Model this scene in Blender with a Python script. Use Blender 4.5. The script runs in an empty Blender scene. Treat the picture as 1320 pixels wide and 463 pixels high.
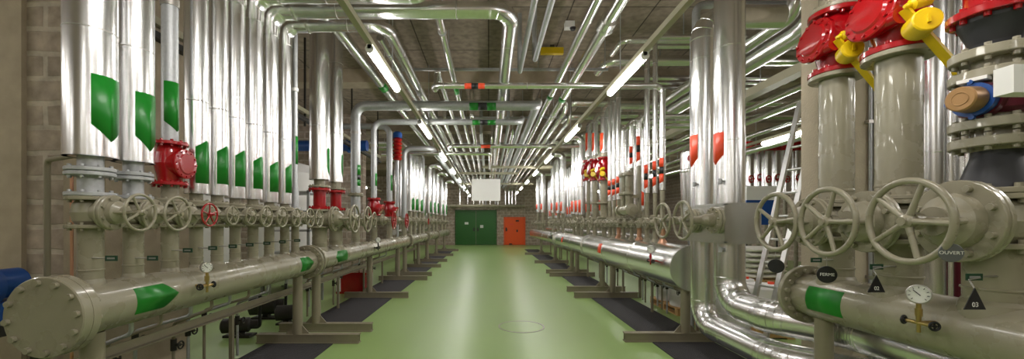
import bpy, math, random
from mathutils import Vector, Matrix
random.seed(7)
PI = math.pi
C = bpy.context.scene.collection
V = Vector
F, U0, V0, CH = 515.0, 630.0, 288.0, 1.5          # focal length in px, vanishing point, camera height
XL, XR = -2.4, 2.5                                # axes of the two header rows
def YL(u): return -XL * F / (U0 - u)
def YR(u): return XR * F / (u - U0)
def ZP(v, Y): return CH - (v - V0) * Y / F
def XP(u, Y): return (u - U0) * Y / F
ORD = 'first second third fourth fifth sixth seventh eighth ninth tenth eleventh twelfth thirteenth fourteenth fifteenth sixteenth seventeenth eighteenth nineteenth twentieth'.split()

# ------------------------------------------------------------------ materials
def srgb(r, g, b):
    f = lambda c: ((c / 255 + .055) / 1.055) ** 2.4 if c > 10 else c / 255 / 12.92
    return (f(r), f(g), f(b), 1)
def mat(name, col, rough=.5, metal=0, var=.0, scale=6, bump=0, bscale=40, stretch=None, emit=None, spec=.5, coat=0, rvar=0):
    m = bpy.data.materials.new(name); m.use_nodes = True
    nt = m.node_tree; b = nt.nodes['Principled BSDF']
    b.inputs['Base Color'].default_value = col; b.inputs['Roughness'].default_value = rough
    b.inputs['Metallic'].default_value = metal; b.inputs['Specular IOR Level'].default_value = spec
    b.inputs['Coat Weight'].default_value = coat
    if emit:
        b.inputs['Emission Color'].default_value = col; b.inputs['Emission Strength'].default_value = emit
    tc = nt.nodes.new('ShaderNodeTexCoord'); mp = nt.nodes.new('ShaderNodeMapping')
    nt.links.new(tc.outputs['Object'], mp.inputs['Vector'])
    if stretch: mp.inputs['Scale'].default_value = stretch
    if var or rvar:
        n = nt.nodes.new('ShaderNodeTexNoise'); n.inputs['Scale'].default_value = scale; n.inputs['Detail'].default_value = 5
        nt.links.new(mp.outputs[0], n.inputs['Vector'])
        if var:
            mx = nt.nodes.new('ShaderNodeMix'); mx.data_type = 'RGBA'
            mx.inputs[6].default_value = tuple(c * (1 - var) for c in col[:3]) + (1,)
            mx.inputs[7].default_value = tuple(min(1, c * (1 + var)) for c in col[:3]) + (1,)
            nt.links.new(n.outputs['Fac'], mx.inputs[0]); nt.links.new(mx.outputs[2], b.inputs['Base Color'])
        if rvar:
            mr = nt.nodes.new('ShaderNodeMapRange'); mr.inputs[1].default_value = .3; mr.inputs[2].default_value = .7
            mr.inputs[3].default_value = max(.02, rough - rvar); mr.inputs[4].default_value = rough + rvar
            nt.links.new(n.outputs['Fac'], mr.inputs[0]); nt.links.new(mr.outputs[0], b.inputs['Roughness'])
    if bump:
        n2 = nt.nodes.new('ShaderNodeTexNoise'); n2.inputs['Scale'].default_value = bscale; n2.inputs['Detail'].default_value = 3
        nt.links.new(mp.outputs[0], n2.inputs['Vector'])
        bp = nt.nodes.new('ShaderNodeBump'); bp.inputs['Strength'].default_value = bump; bp.inputs['Distance'].default_value = .01
        nt.links.new(n2.outputs['Fac'], bp.inputs['Height']); nt.links.new(bp.outputs[0], b.inputs['Normal'])
    return m
def brickmat(name, c1, c2, mortar, bw, rh, ms, rough=.9, axes='xz', bump=.6, off=.5, var=.25):
    m = bpy.data.materials.new(name); m.use_nodes = True
    nt = m.node_tree; b = nt.nodes['Principled BSDF']; b.inputs['Roughness'].default_value = rough
    b.inputs['Specular IOR Level'].default_value = .25
    tc = nt.nodes.new('ShaderNodeTexCoord'); sp = nt.nodes.new('ShaderNodeSeparateXYZ'); cb = nt.nodes.new('ShaderNodeCombineXYZ')
    nt.links.new(tc.outputs['Object'], sp.inputs[0])
    ix = {'x': 0, 'y': 1, 'z': 2}
    nz = nt.nodes.new('ShaderNodeTexNoise'); nz.inputs['Scale'].default_value = 5; nz.inputs['Detail'].default_value = 6
    nt.links.new(tc.outputs['Object'], nz.inputs['Vector'])
    for k in (0, 1):
        ad = nt.nodes.new('ShaderNodeMath'); ad.operation = 'MULTIPLY_ADD'
        ad.inputs[1].default_value = .03 if bump > .3 else .004
        nt.links.new(nz.outputs['Fac'], ad.inputs[0]); nt.links.new(sp.outputs[ix[axes[k]]], ad.inputs[2])
        nt.links.new(ad.outputs[0], cb.inputs[k])
    br = nt.nodes.new('ShaderNodeTexBrick'); br.inputs['Scale'].default_value = 1
    br.inputs['Brick Width'].default_value = bw; br.inputs['Row Height'].default_value = rh
    br.inputs['Mortar Size'].default_value = ms; br.inputs['Mortar Smooth'].default_value = .3; br.offset = off
    br.inputs['Color1'].default_value = c1; br.inputs['Color2'].default_value = c2; br.inputs['Mortar'].default_value = mortar
    nt.links.new(cb.outputs[0], br.inputs['Vector'])
    n = nt.nodes.new('ShaderNodeTexNoise'); n.inputs['Scale'].default_value = 9; n.inputs['Detail'].default_value = 8
    nt.links.new(tc.outputs['Object'], n.inputs['Vector'])
    mr = nt.nodes.new('ShaderNodeMapRange'); mr.inputs[1].default_value = .3; mr.inputs[2].default_value = .7
    mr.inputs[3].default_value = 1 - var; mr.inputs[4].default_value = 1 + var
    nt.links.new(n.outputs['Fac'], mr.inputs[0])
    mx = nt.nodes.new('ShaderNodeMix'); mx.data_type = 'RGBA'; mx.blend_type = 'MULTIPLY'; mx.inputs[0].default_value = 1
    nt.links.new(br.outputs['Color'], mx.inputs[6]); nt.links.new(mr.outputs[0], mx.inputs[7])
    nt.links.new(mx.outputs[2], b.inputs['Base Color'])
    bp = nt.nodes.new('ShaderNodeBump'); bp.inputs['Strength'].default_value = bump; bp.inputs['Distance'].default_value = .01; bp.invert = True
    nt.links.new(br.outputs['Fac'], bp.inputs['Height']); nt.links.new(bp.outputs[0], b.inputs['Normal'])
    return m
M = {}
M['clad'] = mat('aluminium_cladding', (.78, .78, .78, 1), .25, 1, var=.10, scale=5, stretch=(5, 5, .25))
M['cladh'] = mat('aluminium_jacket', (.80, .80, .79, 1), .24, 1, var=.06, scale=3)
M['galv'] = mat('galvanised_steel', (.46, .47, .48, 1), .52, .7, var=.25, scale=40, rvar=.08)
M['beige'] = mat('beige_paint', srgb(146, 140, 120), .3, 0, var=.10, scale=7, bump=.06, bscale=90, coat=.25, rvar=.1)
M['beige2'] = mat('beige_support_paint', srgb(138, 130, 110), .42, 0, var=.12, scale=9, rvar=.1)
M['steel'] = mat('bare_steel', (.45, .43, .40, 1), .4, .9, var=.2, scale=20)
M['red'] = mat('red_paint', srgb(160, 8, 18), .22, 0, var=.08, scale=8, coat=.6)
M['yellow'] = mat('yellow_paint', srgb(222, 188, 14), .35, 0, var=.05, scale=8)
M['green'] = mat('green_tape', srgb(22, 124, 34), .35, 0, var=.08, scale=9)
M['orange'] = mat('orange_tape', srgb(238, 78, 42), .4, 0, var=.06, scale=9)
M['black'] = mat('black_plastic', srgb(22, 22, 24), .45, 0)
M['rubber'] = mat('black_rubber', srgb(40, 40, 44), .5, 0, var=.15, scale=15)
M['mat'] = mat('ribbed_mat', srgb(56, 54, 56), .62, 0, var=.2, scale=60, bump=.8, bscale=110)
M['white'] = mat('white_paint', srgb(236, 234, 232), .5, 0)
M['dial'] = mat('dial_face', srgb(228, 228, 222), .4, 0)
M['brass'] = mat('brass', (.55, .40, .16, 1), .3, 1)
M['bronze'] = mat('brown_cap', srgb(166, 128, 84), .35, .4)
M['copper'] = mat('copper', (.62, .34, .22, 1), .4, .7)
M['blue'] = mat('blue_paint', srgb(20, 74, 150), .35, 0, var=.1)
M['maroon'] = mat('dark_red_paint', srgb(96, 22, 40), .4, 0)
M['grey'] = mat('grey_paint', srgb(140, 140, 136), .5, 0)
M['dark'] = mat('dark_steel', srgb(52, 50, 46), .5, .3)
M['concrete'] = mat('concrete', srgb(172, 158, 138), .85, 0, var=.22, scale=7, bump=.3, bscale=50, spec=.25)
M['wood'] = mat('pallet_wood', srgb(186, 148, 96), .75, 0, var=.2, scale=12)
M['greytag'] = mat('dark_grey_tag', srgb(92, 94, 94), .4, 0)
M['pillar'] = mat('pale_concrete', srgb(194, 182, 160), .85, 0, var=.15, scale=7, bump=.3, bscale=50, spec=.25)
M['film'] = mat('white_film', srgb(226, 226, 224), .25, 0, bump=.8, bscale=14)
M['greendoor'] = mat('green_door_paint', srgb(36, 96, 32), .4, 0, var=.06)
M['orangedoor'] = mat('orange_door_paint', srgb(240, 88, 18), .45, 0, var=.05)
M['plate'] = mat('green_label', srgb(20, 62, 40), .45, 0)
M['lamp'] = mat('lit_diffuser', (1, .965, .92, 1), .5, 0, emit=24)
M['track'] = mat('track_paint', srgb(176, 170, 146), .45, 0)
M['ladder'] = mat('ladder_aluminium', (.78, .78, .78, 1), .35, 1)
M['bag'] = mat('bag_fabric', srgb(214, 210, 200), .6, 0, bump=.6, bscale=18)
M['block'] = brickmat('concrete_block', srgb(176, 160, 146), srgb(156, 142, 129), srgb(186, 174, 160), .42, .212, .026)
M['ceil'] = brickmat('shuttered_ceiling', srgb(150, 136, 122), srgb(140, 127, 114), srgb(84, 76, 68), 1.25, 1.5, .012, axes='xy', bump=.25, off=0)
def floor_mat():
    m = mat('green_epoxy', (.285, .425, .14, 1), .33, 0, var=.10, scale=.9, rvar=.02)
    nt = m.node_tree; b = nt.nodes['Principled BSDF']
    b.inputs['Coat Weight'].default_value = .15; b.inputs['Coat Roughness'].default_value = .3
    return m
M['floor'] = floor_mat()

# ------------------------------------------------------------------ mesh builder
OFF = {}
class MB:
    def __init__(s): s.v = []; s.f = []; s.sm = []
    def add(s, vs, fs, sm):
        k = len(s.v); s.v += [V(p) for p in vs]
        for f in fs: s.f.append([i + k for i in f]); s.sm.append(sm)
        return s
    def box(s, a, b):
        a, b = V(a), V(b)
        vs = [(x, y, z) for z in (a.z, b.z) for y in (a.y, b.y) for x in (a.x, b.x)]
        return s.add(vs, [(0, 2, 3, 1), (4, 5, 7, 6), (0, 1, 5, 4), (2, 6, 7, 3), (0, 4, 6, 2), (1, 3, 7, 5)], False)
    def bar(s, p, q, w, h, up=(0, 0, 1)):
        p, q = V(p), V(q); d = (q - p).normalized(); up = V(up)
        if abs(d.dot(up)) > .95: up = V((1, 0, 0))
        x = d.cross(up).normalized(); y = x.cross(d)
        vs = [c + x * a * w / 2 + y * b * h / 2 for c in (p, q) for a, b in ((-1, -1), (1, -1), (1, 1), (-1, 1))]
        return s.add(vs, [(0, 3, 2, 1), (4, 5, 6, 7), (0, 1, 5, 4), (1, 2, 6, 5), (2, 3, 7, 6), (3, 0, 4, 7)], False)
    def lathe(s, prof, o=(0, 0, 0), ax=(0, 0, 1), n=24, caps=True):
        o = V(o); d = V(ax).normalized(); x = d.orthogonal().normalized(); y = d.cross(x)
        ring = lambda t, r: [o + d * t + (x * math.cos(2 * PI * i / n) + y * math.sin(2 * PI * i / n)) * r for i in range(n)]
        for (t0, r0), (t1, r1) in zip(prof, prof[1:]):
            vs = ring(t0, r0) + ring(t1, r1)
            s.add(vs, [(i, (i + 1) % n, n + (i + 1) % n, n + i) for i in range(n)], abs(t1 - t0) > 1e-6)
        if caps:
            if prof[0][1] > 1e-5: s.add(ring(*prof[0]), [tuple(range(n))[::-1]], False)
            if prof[-1][1] > 1e-5: s.add(ring(*prof[-1]), [tuple(range(n))], False)
        return s
    def cyl(s, p, q, r, r2=None, n=20, caps=True):
        p, q = V(p), V(q)
        return s.lathe([(0, r), ((q - p).length, r if r2 is None else r2)], p, q - p, n, caps)
    def tube(s, pts, r, n=20, caps=True):
        pts = [V(p) for p in pts]; k = len(pts)
        tg = [(pts[min(i + 1, k - 1)] - pts[max(i - 1, 0)]).normalized() for i in range(k)]
        x = tg[0].orthogonal().normalized(); vs = []
        for i, p in enumerate(pts):
            x = (x - tg[i] * x.dot(tg[i])).normalized(); y = tg[i].cross(x)
            rr = r[i] if isinstance(r, (list, tuple)) else r
            vs += [p + (x * math.cos(2 * PI * j / n) + y * math.sin(2 * PI * j / n)) * rr for j in range(n)]
        fs = [(i * n + j, i * n + (j + 1) % n, (i + 1) * n + (j + 1) % n, (i + 1) * n + j) for i in range(k - 1) for j in range(n)]
        s.add(vs, fs, True)
        if caps: s.add(vs[:n], [tuple(range(n))[::-1]], False); s.add(vs[-n:], [tuple(range(n))], False)
        return s
    def torus(s, c, ax, R, r, nR=40, nr=10):
        c = V(c); d = V(ax).normalized(); x = d.orthogonal().normalized(); y = d.cross(x)
        pts = [(c, x * math.cos(2 * PI * i / nR) + y * math.sin(2 * PI * i / nR)) for i in range(nR)]
        vs = [c + e * (R + r * math.cos(2 * PI * j / nr)) + d * r * math.sin(2 * PI * j / nr) for c, e in pts for j in range(nr)]
        fs = [(i * nr + j, ((i + 1) % nR) * nr + j, ((i + 1) % nR) * nr + (j + 1) % nr, i * nr + (j + 1) % nr) for i in range(nR) for j in range(nr)]
        return s.add(vs, fs, True)
    def bolts(s, c, ax, R, k, w, h, ph=0.0):
        c = V(c); d = V(ax).normalized(); x = d.orthogonal().normalized(); y = d.cross(x)
        for i in range(k):
            a = 2 * PI * (i + .5) / k + ph
            p = c + (x * math.cos(a) + y * math.sin(a)) * R
            s.cyl(p, p + d * h, w, n=6)
        return s
    def flange(s, c, ax, r, t, k=8, both=True, n=28):
        c = V(c); d = V(ax).normalized(); e = min(.004, t * .2)
        s.lathe([(-t / 2, r - e), (-t / 2 + e, r), (t / 2 - e, r), (t / 2, r - e)], c, d, n)
        if k:
            w = r * .085; h = r * .11
            s.bolts(c + d * t / 2, d, r * .83, k, w, h)
            if both: s.bolts(c - d * t / 2, -d, r * .83, k, w, h)
        return s
    def patch(s, o, ax, ref, r, half, s0, s1, tip0=0, tip1=0, n=14, th=.0025):
        # a curved band of tape around an axis: centred on direction ref, pointed where tip is set
        o = V(o); d = V(ax).normalized(); x = V(ref).normalized(); y = d.cross(x)
        vs = []
        for rr in (r + th, r - .001):
            for i in range(n + 1):
                a = -half + 2 * half * i / n; k = 1 - abs(a) / half
                e = (x * math.cos(a) + y * math.sin(a)) * rr
                vs.append(o + e + d * (s0 - tip0 * k)); vs.append(o + e + d * (s1 + tip1 * k))
        m = 2 * (n + 1)
        fs = [(2 * i, 2 * i + 2, 2 * i + 3, 2 * i + 1) for i in range(n)]
        fs += [(2 * i, 2 * i + m, 2 * i + 2 + m, 2 * i + 2) for i in range(n)] + [(2 * i + 1, 2 * i + 3, 2 * i + 3 + m, 2 * i + 1 + m) for i in range(n)]
        return s.add(vs, fs, True)
    def build(s, name, m, parent=None, at=None):
        off = V((0, 0, 0))
        if parent is not None: off = OFF[parent.name]
        elif at is not None: off = V(at)
        me = bpy.data.meshes.new(name)
        me.from_pydata([tuple(p - off) for p in s.v], [], s.f); me.update()
        me.polygons.foreach_set('use_smooth', s.sm)
        me.materials.append(M[m] if isinstance(m, str) else m)
        o = bpy.data.objects.new(name, me); C.objects.link(o)
        OFF[o.name] = off
        if parent is not None: o.parent = parent
        else: o.location = off
        return o
def tag(o, label, cat, group=None):
    o['label'] = label; o['category'] = cat
    if group: o['group'] = group
    return o
def thing(name, label, cat, loc=(0, 0, 0), group=None):
    o = bpy.data.objects.new(name, None); o.empty_display_size = .1; C.objects.link(o)
    o.location = loc; OFF[o.name] = V(loc)
    return tag(o, label, cat, group)
def struct(name, mb, m, at=None):
    o = mb.build(name, m, at=at); o['kind'] = 'structure'; return o
def dup(o, parent=None):
    c = o.copy(); C.objects.link(c)
    OFF[c.name] = OFF.get(o.name, V((0, 0, 0)))
    if parent is not None: c.parent = parent
    for ch in list(o.children): dup(ch, c)
    return c
def place(root, loc, rz, label, group=None):
    root.location = loc; root.rotation_euler = (0, 0, rz); root['label'] = label
    if group: root['group'] = group
    return root
def fillet(pts, R, seg=8):
    pts = [V(p) for p in pts]; out = [pts[0]]
    for i in range(1, len(pts) - 1):
        a, p, b = pts[i - 1], pts[i], pts[i + 1]
        d0 = (a - p).normalized(); d1 = (b - p).normalized()
        ang = d0.angle(d1)
        if ang > PI - .02: continue
        t = min(R / math.tan(ang / 2), .49 * (a - p).length, .49 * (b - p).length)
        rr = t * math.tan(ang / 2)
        cen = p + (d0 + d1).normalized() * (rr / math.sin(ang / 2))
        s0 = p + d0 * t - cen; s1 = p + d1 * t - cen; tot = s0.angle(s1)
        for k in range(seg + 1):
            w = k / seg
            out.append(cen + (s0 * math.sin((1 - w) * tot) + s1 * math.sin(w * tot)) / math.sin(tot))
    out.append(pts[-1]); return out
def seams(mb, pts, r, step, w=.008, k=None, n=20, start=.35):
    k = 1 + .0019 / r
    for a, b in zip(pts, pts[1:]):
        a, b = V(a), V(b); L = (b - a).length
        if L < step * .6: continue
        d = (b - a) / L; t = start
        while t < L - .1:
            q = MB() if isinstance(mb, list) else mb
            q.lathe([(-w, r), (-w * .6, r * k), (w * .6, r * k), (w, r)], a + d * t, d, n, False); t += step
            if q is not mb: mb.append(q)
def elbow_rings(mb, pts, r, R, n=20):
    # lobster-back joints on the mitred bends of a metal jacket
    full = fillet(pts, R, 5); k = 1 + .004 / r
    for i in range(1, len(full) - 1):
        if (full[i + 1] - full[i]).length < R * 1.0 or (full[i] - full[i - 1]).length < R * 1.0:
            d = (full[i + 1] - full[i - 1]).normalized()
            mb.lathe([(-.008, r * 1.0), (-.005, r * k), (.005, r * k), (.008, r * 1.0)], full[i], d, n, False)

# ------------------------------------------------------------------ the setting
WZ = 4.75
YB = 27.6
struct('floor', MB().box((-9.2, -6.2, -.2), (12.2, YB + .2, 0)), 'floor')
struct('ceiling', MB().box((-9.2, -6.2, WZ), (12.2, YB + .2, WZ + .25)), 'ceil')
struct('wall_back', MB().box((-9.2, YB, 0), (12.2, YB + .25, WZ)), 'block')
struct('wall_front', MB().box((-9.2, -6.45, 0), (12.2, -6.2, WZ)), 'concrete')
struct('wall_right', MB().box((12.2, -6.2, 0), (12.45, YB, WZ)), 'block')
struct('wall_left', MB().box((-9.45, -6.2, 0), (-9.2, YB, WZ)), 'block')
struct('wall_near', MB().box((-9.2, 3.42, 0), (-3.62, 4.3, WZ)), 'block')
struct('wall_inner', MB().box((-9.2, 11.9, 0), (-3.75, 12.2, WZ)), 'block')
struct('trim_1', MB().box((-3.62, 3.4, 0), (-3.26, 4.36, WZ)), 'concrete')          # smooth end of the block wall
struct('trim_2', MB().box((-4.8, 3.38, 0), (-3.955, 3.42, WZ)), 'concrete')           # pier at the near end of the block wall
struct('pillar', MB().box((3.3, 3.62, 0), (4.0, 4.22, WZ)), 'pillar')
for i, y in enumerate((8.4, 12.9, 17.4, 21.9)):
    struct('ceiling_beam', MB().box((-9.2, y, WZ - .28), (12.2, y + .4, WZ)), 'concrete')
# doors in the back wall
def door(n, x0, x1, h, leaves, m, signs):
    t = bpy.data.objects.new('door_%d' % n, None); C.objects.link(t); t['kind'] = 'structure'
    t.location = (x0, YB - .06, 0); OFF[t.name] = V(t.location)
    fr = MB()
    fr.box((x0 - .06, YB - .07, 0), (x0, YB, h + .06)).box((x1, YB - .07, 0), (x1 + .06, YB, h + .06)).box((x0, YB - .07, h), (x1, YB, h + .06))
    fr.build('frame', m, t)
    w = (x1 - x0) / leaves
    for k in range(leaves):
        a = x0 + k * w + .012; b = x0 + (k + 1) * w - .012
        lf = MB().box((a, YB - .05, .02), (b, YB - .002, h - .01)).build('leaf', m, t)
        hx = b - .12 if k == 0 and leaves > 1 else a + .12
        if leaves == 1: hx = a + .1
        MB().box((hx - .05, YB - .062, .95), (hx + .05, YB - .05, 1.2)).cyl((hx, YB - .06, 1.06), (hx, YB - .11, 1.06), .012).bar((hx, YB - .1, 1.06), (hx + .13, YB - .1, 1.06), .02, .02).build('handle', 'dark', lf)
        for sx, sz, sw, sh, sm in signs[k]:
            MB().box((a + sx, YB - .055, sz), (a + sx + sw, YB - .05, sz + sh)).build('notice', sm, lf)
        for z in (.3, h - .35):
            MB().box((a + .04, YB - .056, z), (b - .04, YB - .05, z + .05)).build('rail', m, lf)
door(1, XP(588, YB), XP(639, YB), ZP(272, YB), 2, 'greendoor', [[(.58, 1.42, .26, .16, 'dial')], [(.28, 1.18, .22, .2, 'dial')]])
door(2, XP(650.5, YB), XP(676, YB), ZP(281, YB), 1, 'orangedoor', [[(.75, 1.62, .22, .1, 'black'), (.8, .9, .1, .16, 'black'), (.3, 1.4, .3, .08, 'orange'), (.3, .03, .2, .08, 'black')]])

# ------------------------------------------------------------------ header pipes on their supports
ZH = .99
def header_marker(t, X, Z, r, side, y0, y1, tip0, tip1, m='green', half=.56, el=.06):
    ref = V((side, 0, el))
    MB().patch((X, 0, Z), (0, 1, 0), ref, r, half, y0, y1, tip0, tip1).build('flow_marker', m, t)
def beige_header(label, X, Z, r, y0, y1, side, risers, fl, markers, group, blind=None):
    t = thing('header_pipe', label, 'pipe', (X, y0, Z), group)
    mb = MB().cyl((X, y0, Z), (X, y1, Z), r, n=48)
    mb.build('pipe_body', 'beige', t)
    for y in fl:
        MB().flange((X, y, Z), (0, 1, 0), r * 1.4, .04, 16, n=48).build('flange', 'beige', t)
    if blind is not None:
        b = MB(); R = r * 1.43
        b.lathe([(0, R - .006), (.006, R), (.05, R), (.05, R * .99), (.056, R * .99), (.056, R), (.1, R), (.104, R - .006)], (X, blind, Z), (0, 1, 0), 56)
        b.bolts((X, blind, Z), (0, -1, 0), R * .86, 12, .018, .02, ph=.12)
        b.bolts((X, blind + .104, Z), (0, 1, 0), R * .86, 12, .018, .02, ph=.12)
        b.build('blind_flange', 'beige', t)
    for y, rr, ztop in risers:
        q = MB().cyl((X, y, Z + r * .8), (X, y, ztop), rr, n=24)
        zs = math.sqrt(max(r * r - (rr * 1.22) ** 2, .0004)) - .01
        q.lathe([(0, rr * 1.2), (r - zs, rr * 1.12), (r - zs + .02, rr * 1.02)], (X, y, Z + zs), (0, 0, 1), 24)
        q.lathe([(-.006, rr), (-.004, rr * 1.06), (.004, rr * 1.06), (.006, rr)], (X, y, Z + r + .075), (0, 0, 1), 24, False)
        q.build('riser', 'beige', t)
    for a in markers: header_marker(t, X, Z, r, side, *a)
    return t
GL, GR = 'header pipes of the green-marked row', 'header pipes of the orange-marked row'
VZL, HF = 1.565, .095            # valve centre height and half length, green-marked row
VZR, HFR = 1.51, .13
near_u = [117, 172, 219, 253, 280, 303, 326, 347, 367, 380.5]
nearY = [YL(u) for u in near_u]
rr_near = [.06, .056, .056, .048, .048, .046, .05, .05, .05, .045]
bigY = [YL(412), YL(433)]
galY = [7.2, YL(482), YL(502), 11.35]
farY = [12.2, 12.9, 13.8, 14.6, 16.0, 17.2, 18.4, 20.3, 22.0]
YJ = YL(398)
beige_header('thick beige header pipe ending in the big round blind flange with bolt heads', XL, ZH, .155, 2.2, YJ - .02, 1,
    [(y, r, VZL - HF) for y, r in zip(nearY, rr_near)], [YJ - .045],
    [(YL(146), YL(186), 0, .11), (YL(374) - .02, YL(384), 0, .1)], GL, blind=2.15)
beige_header('beige header pipe between the two flanged joints, below the pair of straight red flanged spools', XL, ZH, .155, YJ + .02, 11.6, 1,
    [(y, .1, VZL - .13) for y in bigY] + [(y, .07, VZL - HF) for y in galY], [YJ + .045, 11.575],
    [(YL(424), YL(436), .12, 0)], GL)
beige_header('far beige header pipe running on to the green double door', XL, ZH, .155, 11.64, 23.0, 1,
    [(y, .06, VZL - HF) for y in farY], [11.665, 14.95, 15.05, 18.0, 18.1, 22.95], [], GL)
# front header right
RY = [YR(1078), YR(1158), YR(1285)]
Rr = [.1, .107, .115]
beige_header('beige header pipe with green band and gauge below the yellow-weighted red check valves', XR, .945, .16, -.6, YR(1041) + .05, -1,
    [(y, r, VZR - HFR) for y, r in zip(RY, Rr)], [YR(1041)],
    [(YR(1114) + .0, YR(1066) - .0, 0, 0)], GR)
# aluminium-jacketed header of the orange-marked row
t = thing('header_pipe', 'aluminium-jacketed header pipe with flat round end cap and orange tape, long row', 'pipe', (XR, 4.9, .947), GR)
ZC = .947
mb = MB().lathe([(0, .27), (.004, .276), (4.75, .276), (4.76, .24), (9.0, .24), (9.01, .225), (17.4, .225)], (XR, 4.9, ZC), (0, 1, 0), 56)
for y in (1.55, 3.0, 6.4, 7.8, 10.5, 12.2):
    r0 = .276 if y < 4.75 else (.24 if y < 9 else .225)
    mb.lathe([(-.014, r0), (-.01, r0 + .007), (.01, r0 + .007), (.014, r0)], (XR, 4.9 + y, ZC), (0, 1, 0), 56, False)
mb.build('jacket', 'cladh', t)
MB().lathe([(0, .282), (.03, .282), (.03, .277)], (XR, 4.895, ZC), (0, 1, 0), 56).build('end_cap', 'cladh', t)
for y in (4.9 + 4.74, 4.9 + 8.99):
    MB().lathe([(-.03, .24), (-.03, .3), (.03, .3), (.03, .24)], (XR, y, ZC), (0, 1, 0), 48, False).build('joint_band', 'cladh', t)
for y, m in ((YR(792), 'orange'), (YR(735), 'orange')):
    rr = .276 if y < 9.6 else .24
    MB().patch((XR, 0, ZC), (0, 1, 0), (-1, 0, .2), rr, .35, y, y + .22, 0, 0).build('flow_marker', m, t)
CLADHEAD = t

def support(X, y, side, post_r, ztop, label, x_in=.78, x_out=.5, dbl=False):
    # side: +1 when the aisle lies at +X
    t = thing('pipe_support', label, 'support', (X, y, 0), 'floor supports of the header pipes')
    a, b = X + side * x_in, X - side * x_out
    lo, hi = min(a, b), max(a, b)
    h = .115; w = .1
    MB().box((lo, y - w / 2, 0), (hi, y + w / 2, .014)).box((lo, y - w / 2, h - .014), (hi, y + w / 2, h)).box((lo + .005, y - w / 2 + .012, .014), (hi - .005, y - w / 2 + .022, h - .014)).box((lo + .005, y + w / 2 - .03, .014), (hi - .005, y + w / 2 - .02, h - .014)).build('base_beam', 'beige2', t)
    MB().cyl((X, y, h), (X, y, ztop), post_r, n=20).build('post', 'beige2', t)
    for sx in (-1, 1):
        g = MB().add([(X + sx * post_r * .9, y - .006, h), (X + sx * (post_r + .09), y - .006, h), (X + sx * post_r * .9, y - .006, h + .11),
                      (X + sx * post_r * .9, y + .006, h), (X + sx * (post_r + .09), y + .006, h), (X + sx * post_r * .9, y + .006, h + .11)],
                     [(0, 1, 2), (3, 5, 4), (0, 3, 4, 1), (1, 4, 5, 2), (0, 2, 5, 3)], False)
        g.build('gusset', 'beige2', t)
    return t
sl = [(2.42, 'under the blind-flanged end of the header'), (5.02, 'before the flanged joint of the green-taped header'), (5.56, 'behind the flanged joint of the green-taped header'), (8.05, 'beside the red box under the green-marked row'),
      (10.55, 'before the second flanged joint, green-marked row'), (11.4, 'just at the second flanged joint, green-marked row'), (13.6, 'below the first white far pipes, green-marked row'), (15.6, 'third from the far end, green-marked row'), (18.3, 'second from the far end, green-marked row'), (21.5, 'nearest the green double door')]
for y, w in sl:
    support(XL, y, 1, .058, ZH - .15, 'beige steel floor support with post ' + w)
sr = [(2.98, 'under the flanged end of the front header', .16, 0), (5.08, 'beside the flat end cap of the jacketed header', .27, 0), (8.05, 'nearer of the middle pair, orange-marked row', .27, 0), (8.8, 'farther of the middle pair, orange-marked row', .27, 0),
      (11.3, 'nearer of the far pair, orange-marked row', .235, 0), (12.0, 'farther of the far pair, orange-marked row', .235, 0), (15.0, 'second from the orange door, orange-marked row', .22, 0), (19.0, 'nearest the orange door', .22, 0)]
for y, w, r, _ in sr:
    support(XR, y, -1, .058, .947 - r + .005, 'beige steel floor support with post ' + w)
support(XR, 1.0, -1, .058, .945 - .155, 'beige steel floor support with post at the near end of the front header')

# rubber mats between the base beams
def floor_mat_obj(x0, x1, y0, y1, label):
    mb = MB(); n = int((x1 - x0) / .03)
    mb.box((x0, y0, .001), (x1, y1, .009))
    for i in range(n):
        x = x0 + (i + .25) * (x1 - x0) / n
        mb.box((x, y0 + .01, .009), (x + .014, y1 - .01, .014))
    o = mb.build('rubber_mat', 'mat', at=((x0 + x1) / 2, y0, 0)); tag(o, label, 'mat', 'ribbed mats under the pipe rows')
ys = [s[0] for s in sl]
for i, (a, b) in enumerate(zip([-.5] + ys, ys + [23.5])):
    if b - a > .8:
        pl = 'in front of the first support' if i == 0 else ('behind the last support' if b > 23 else 'starting at the support ' + sl[i - 1][1])
        floor_mat_obj(-2.76, -1.93, a + .07, b - .07, ('dark ribbed rubber mat ' + pl).replace('the support beside', 'the one beside')[:110])
ys = [s[0] for s in sr]
for i, (a, b) in enumerate(zip(ys, ys[1:] + [23.0])):
    if b - a > .8:
        pl = 'behind the last support' if b > 22 else 'starting at the support ' + sr[i][1]
        floor_mat_obj(2.05, 2.83, a + .07, b - .07, ('ribbed rubber mat ' + pl.replace(', orange-marked row', ''))[:110])

# rails beneath the headers
for sx, x, z, y0, y1, lb in ((-1, -2.66, .59, 2.3, 15.5, 'beige steel rail running under the green-marked header pipes'), (1, 2.76, .58, 4.9, 16.0, 'beige steel rail running under the jacketed header pipe')):
    mb = MB().box((x - .03, y0, z - .035), (x + .03, y1, z - .027)).box((x - .03, y0, z - .027), (x - .022, y1, z + .035))
    t = thing('drain_rail', lb, 'rail', (x, y0, z)); mb.build('rail', 'beige2', t)
    y = y0 + .35
    while y < y1:
        MB().bar((x - .02 * sx, y, 0), (x - .02 * sx, y, z - .03), .035, .035).build('leg', 'beige2', t); y += 1.45

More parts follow.
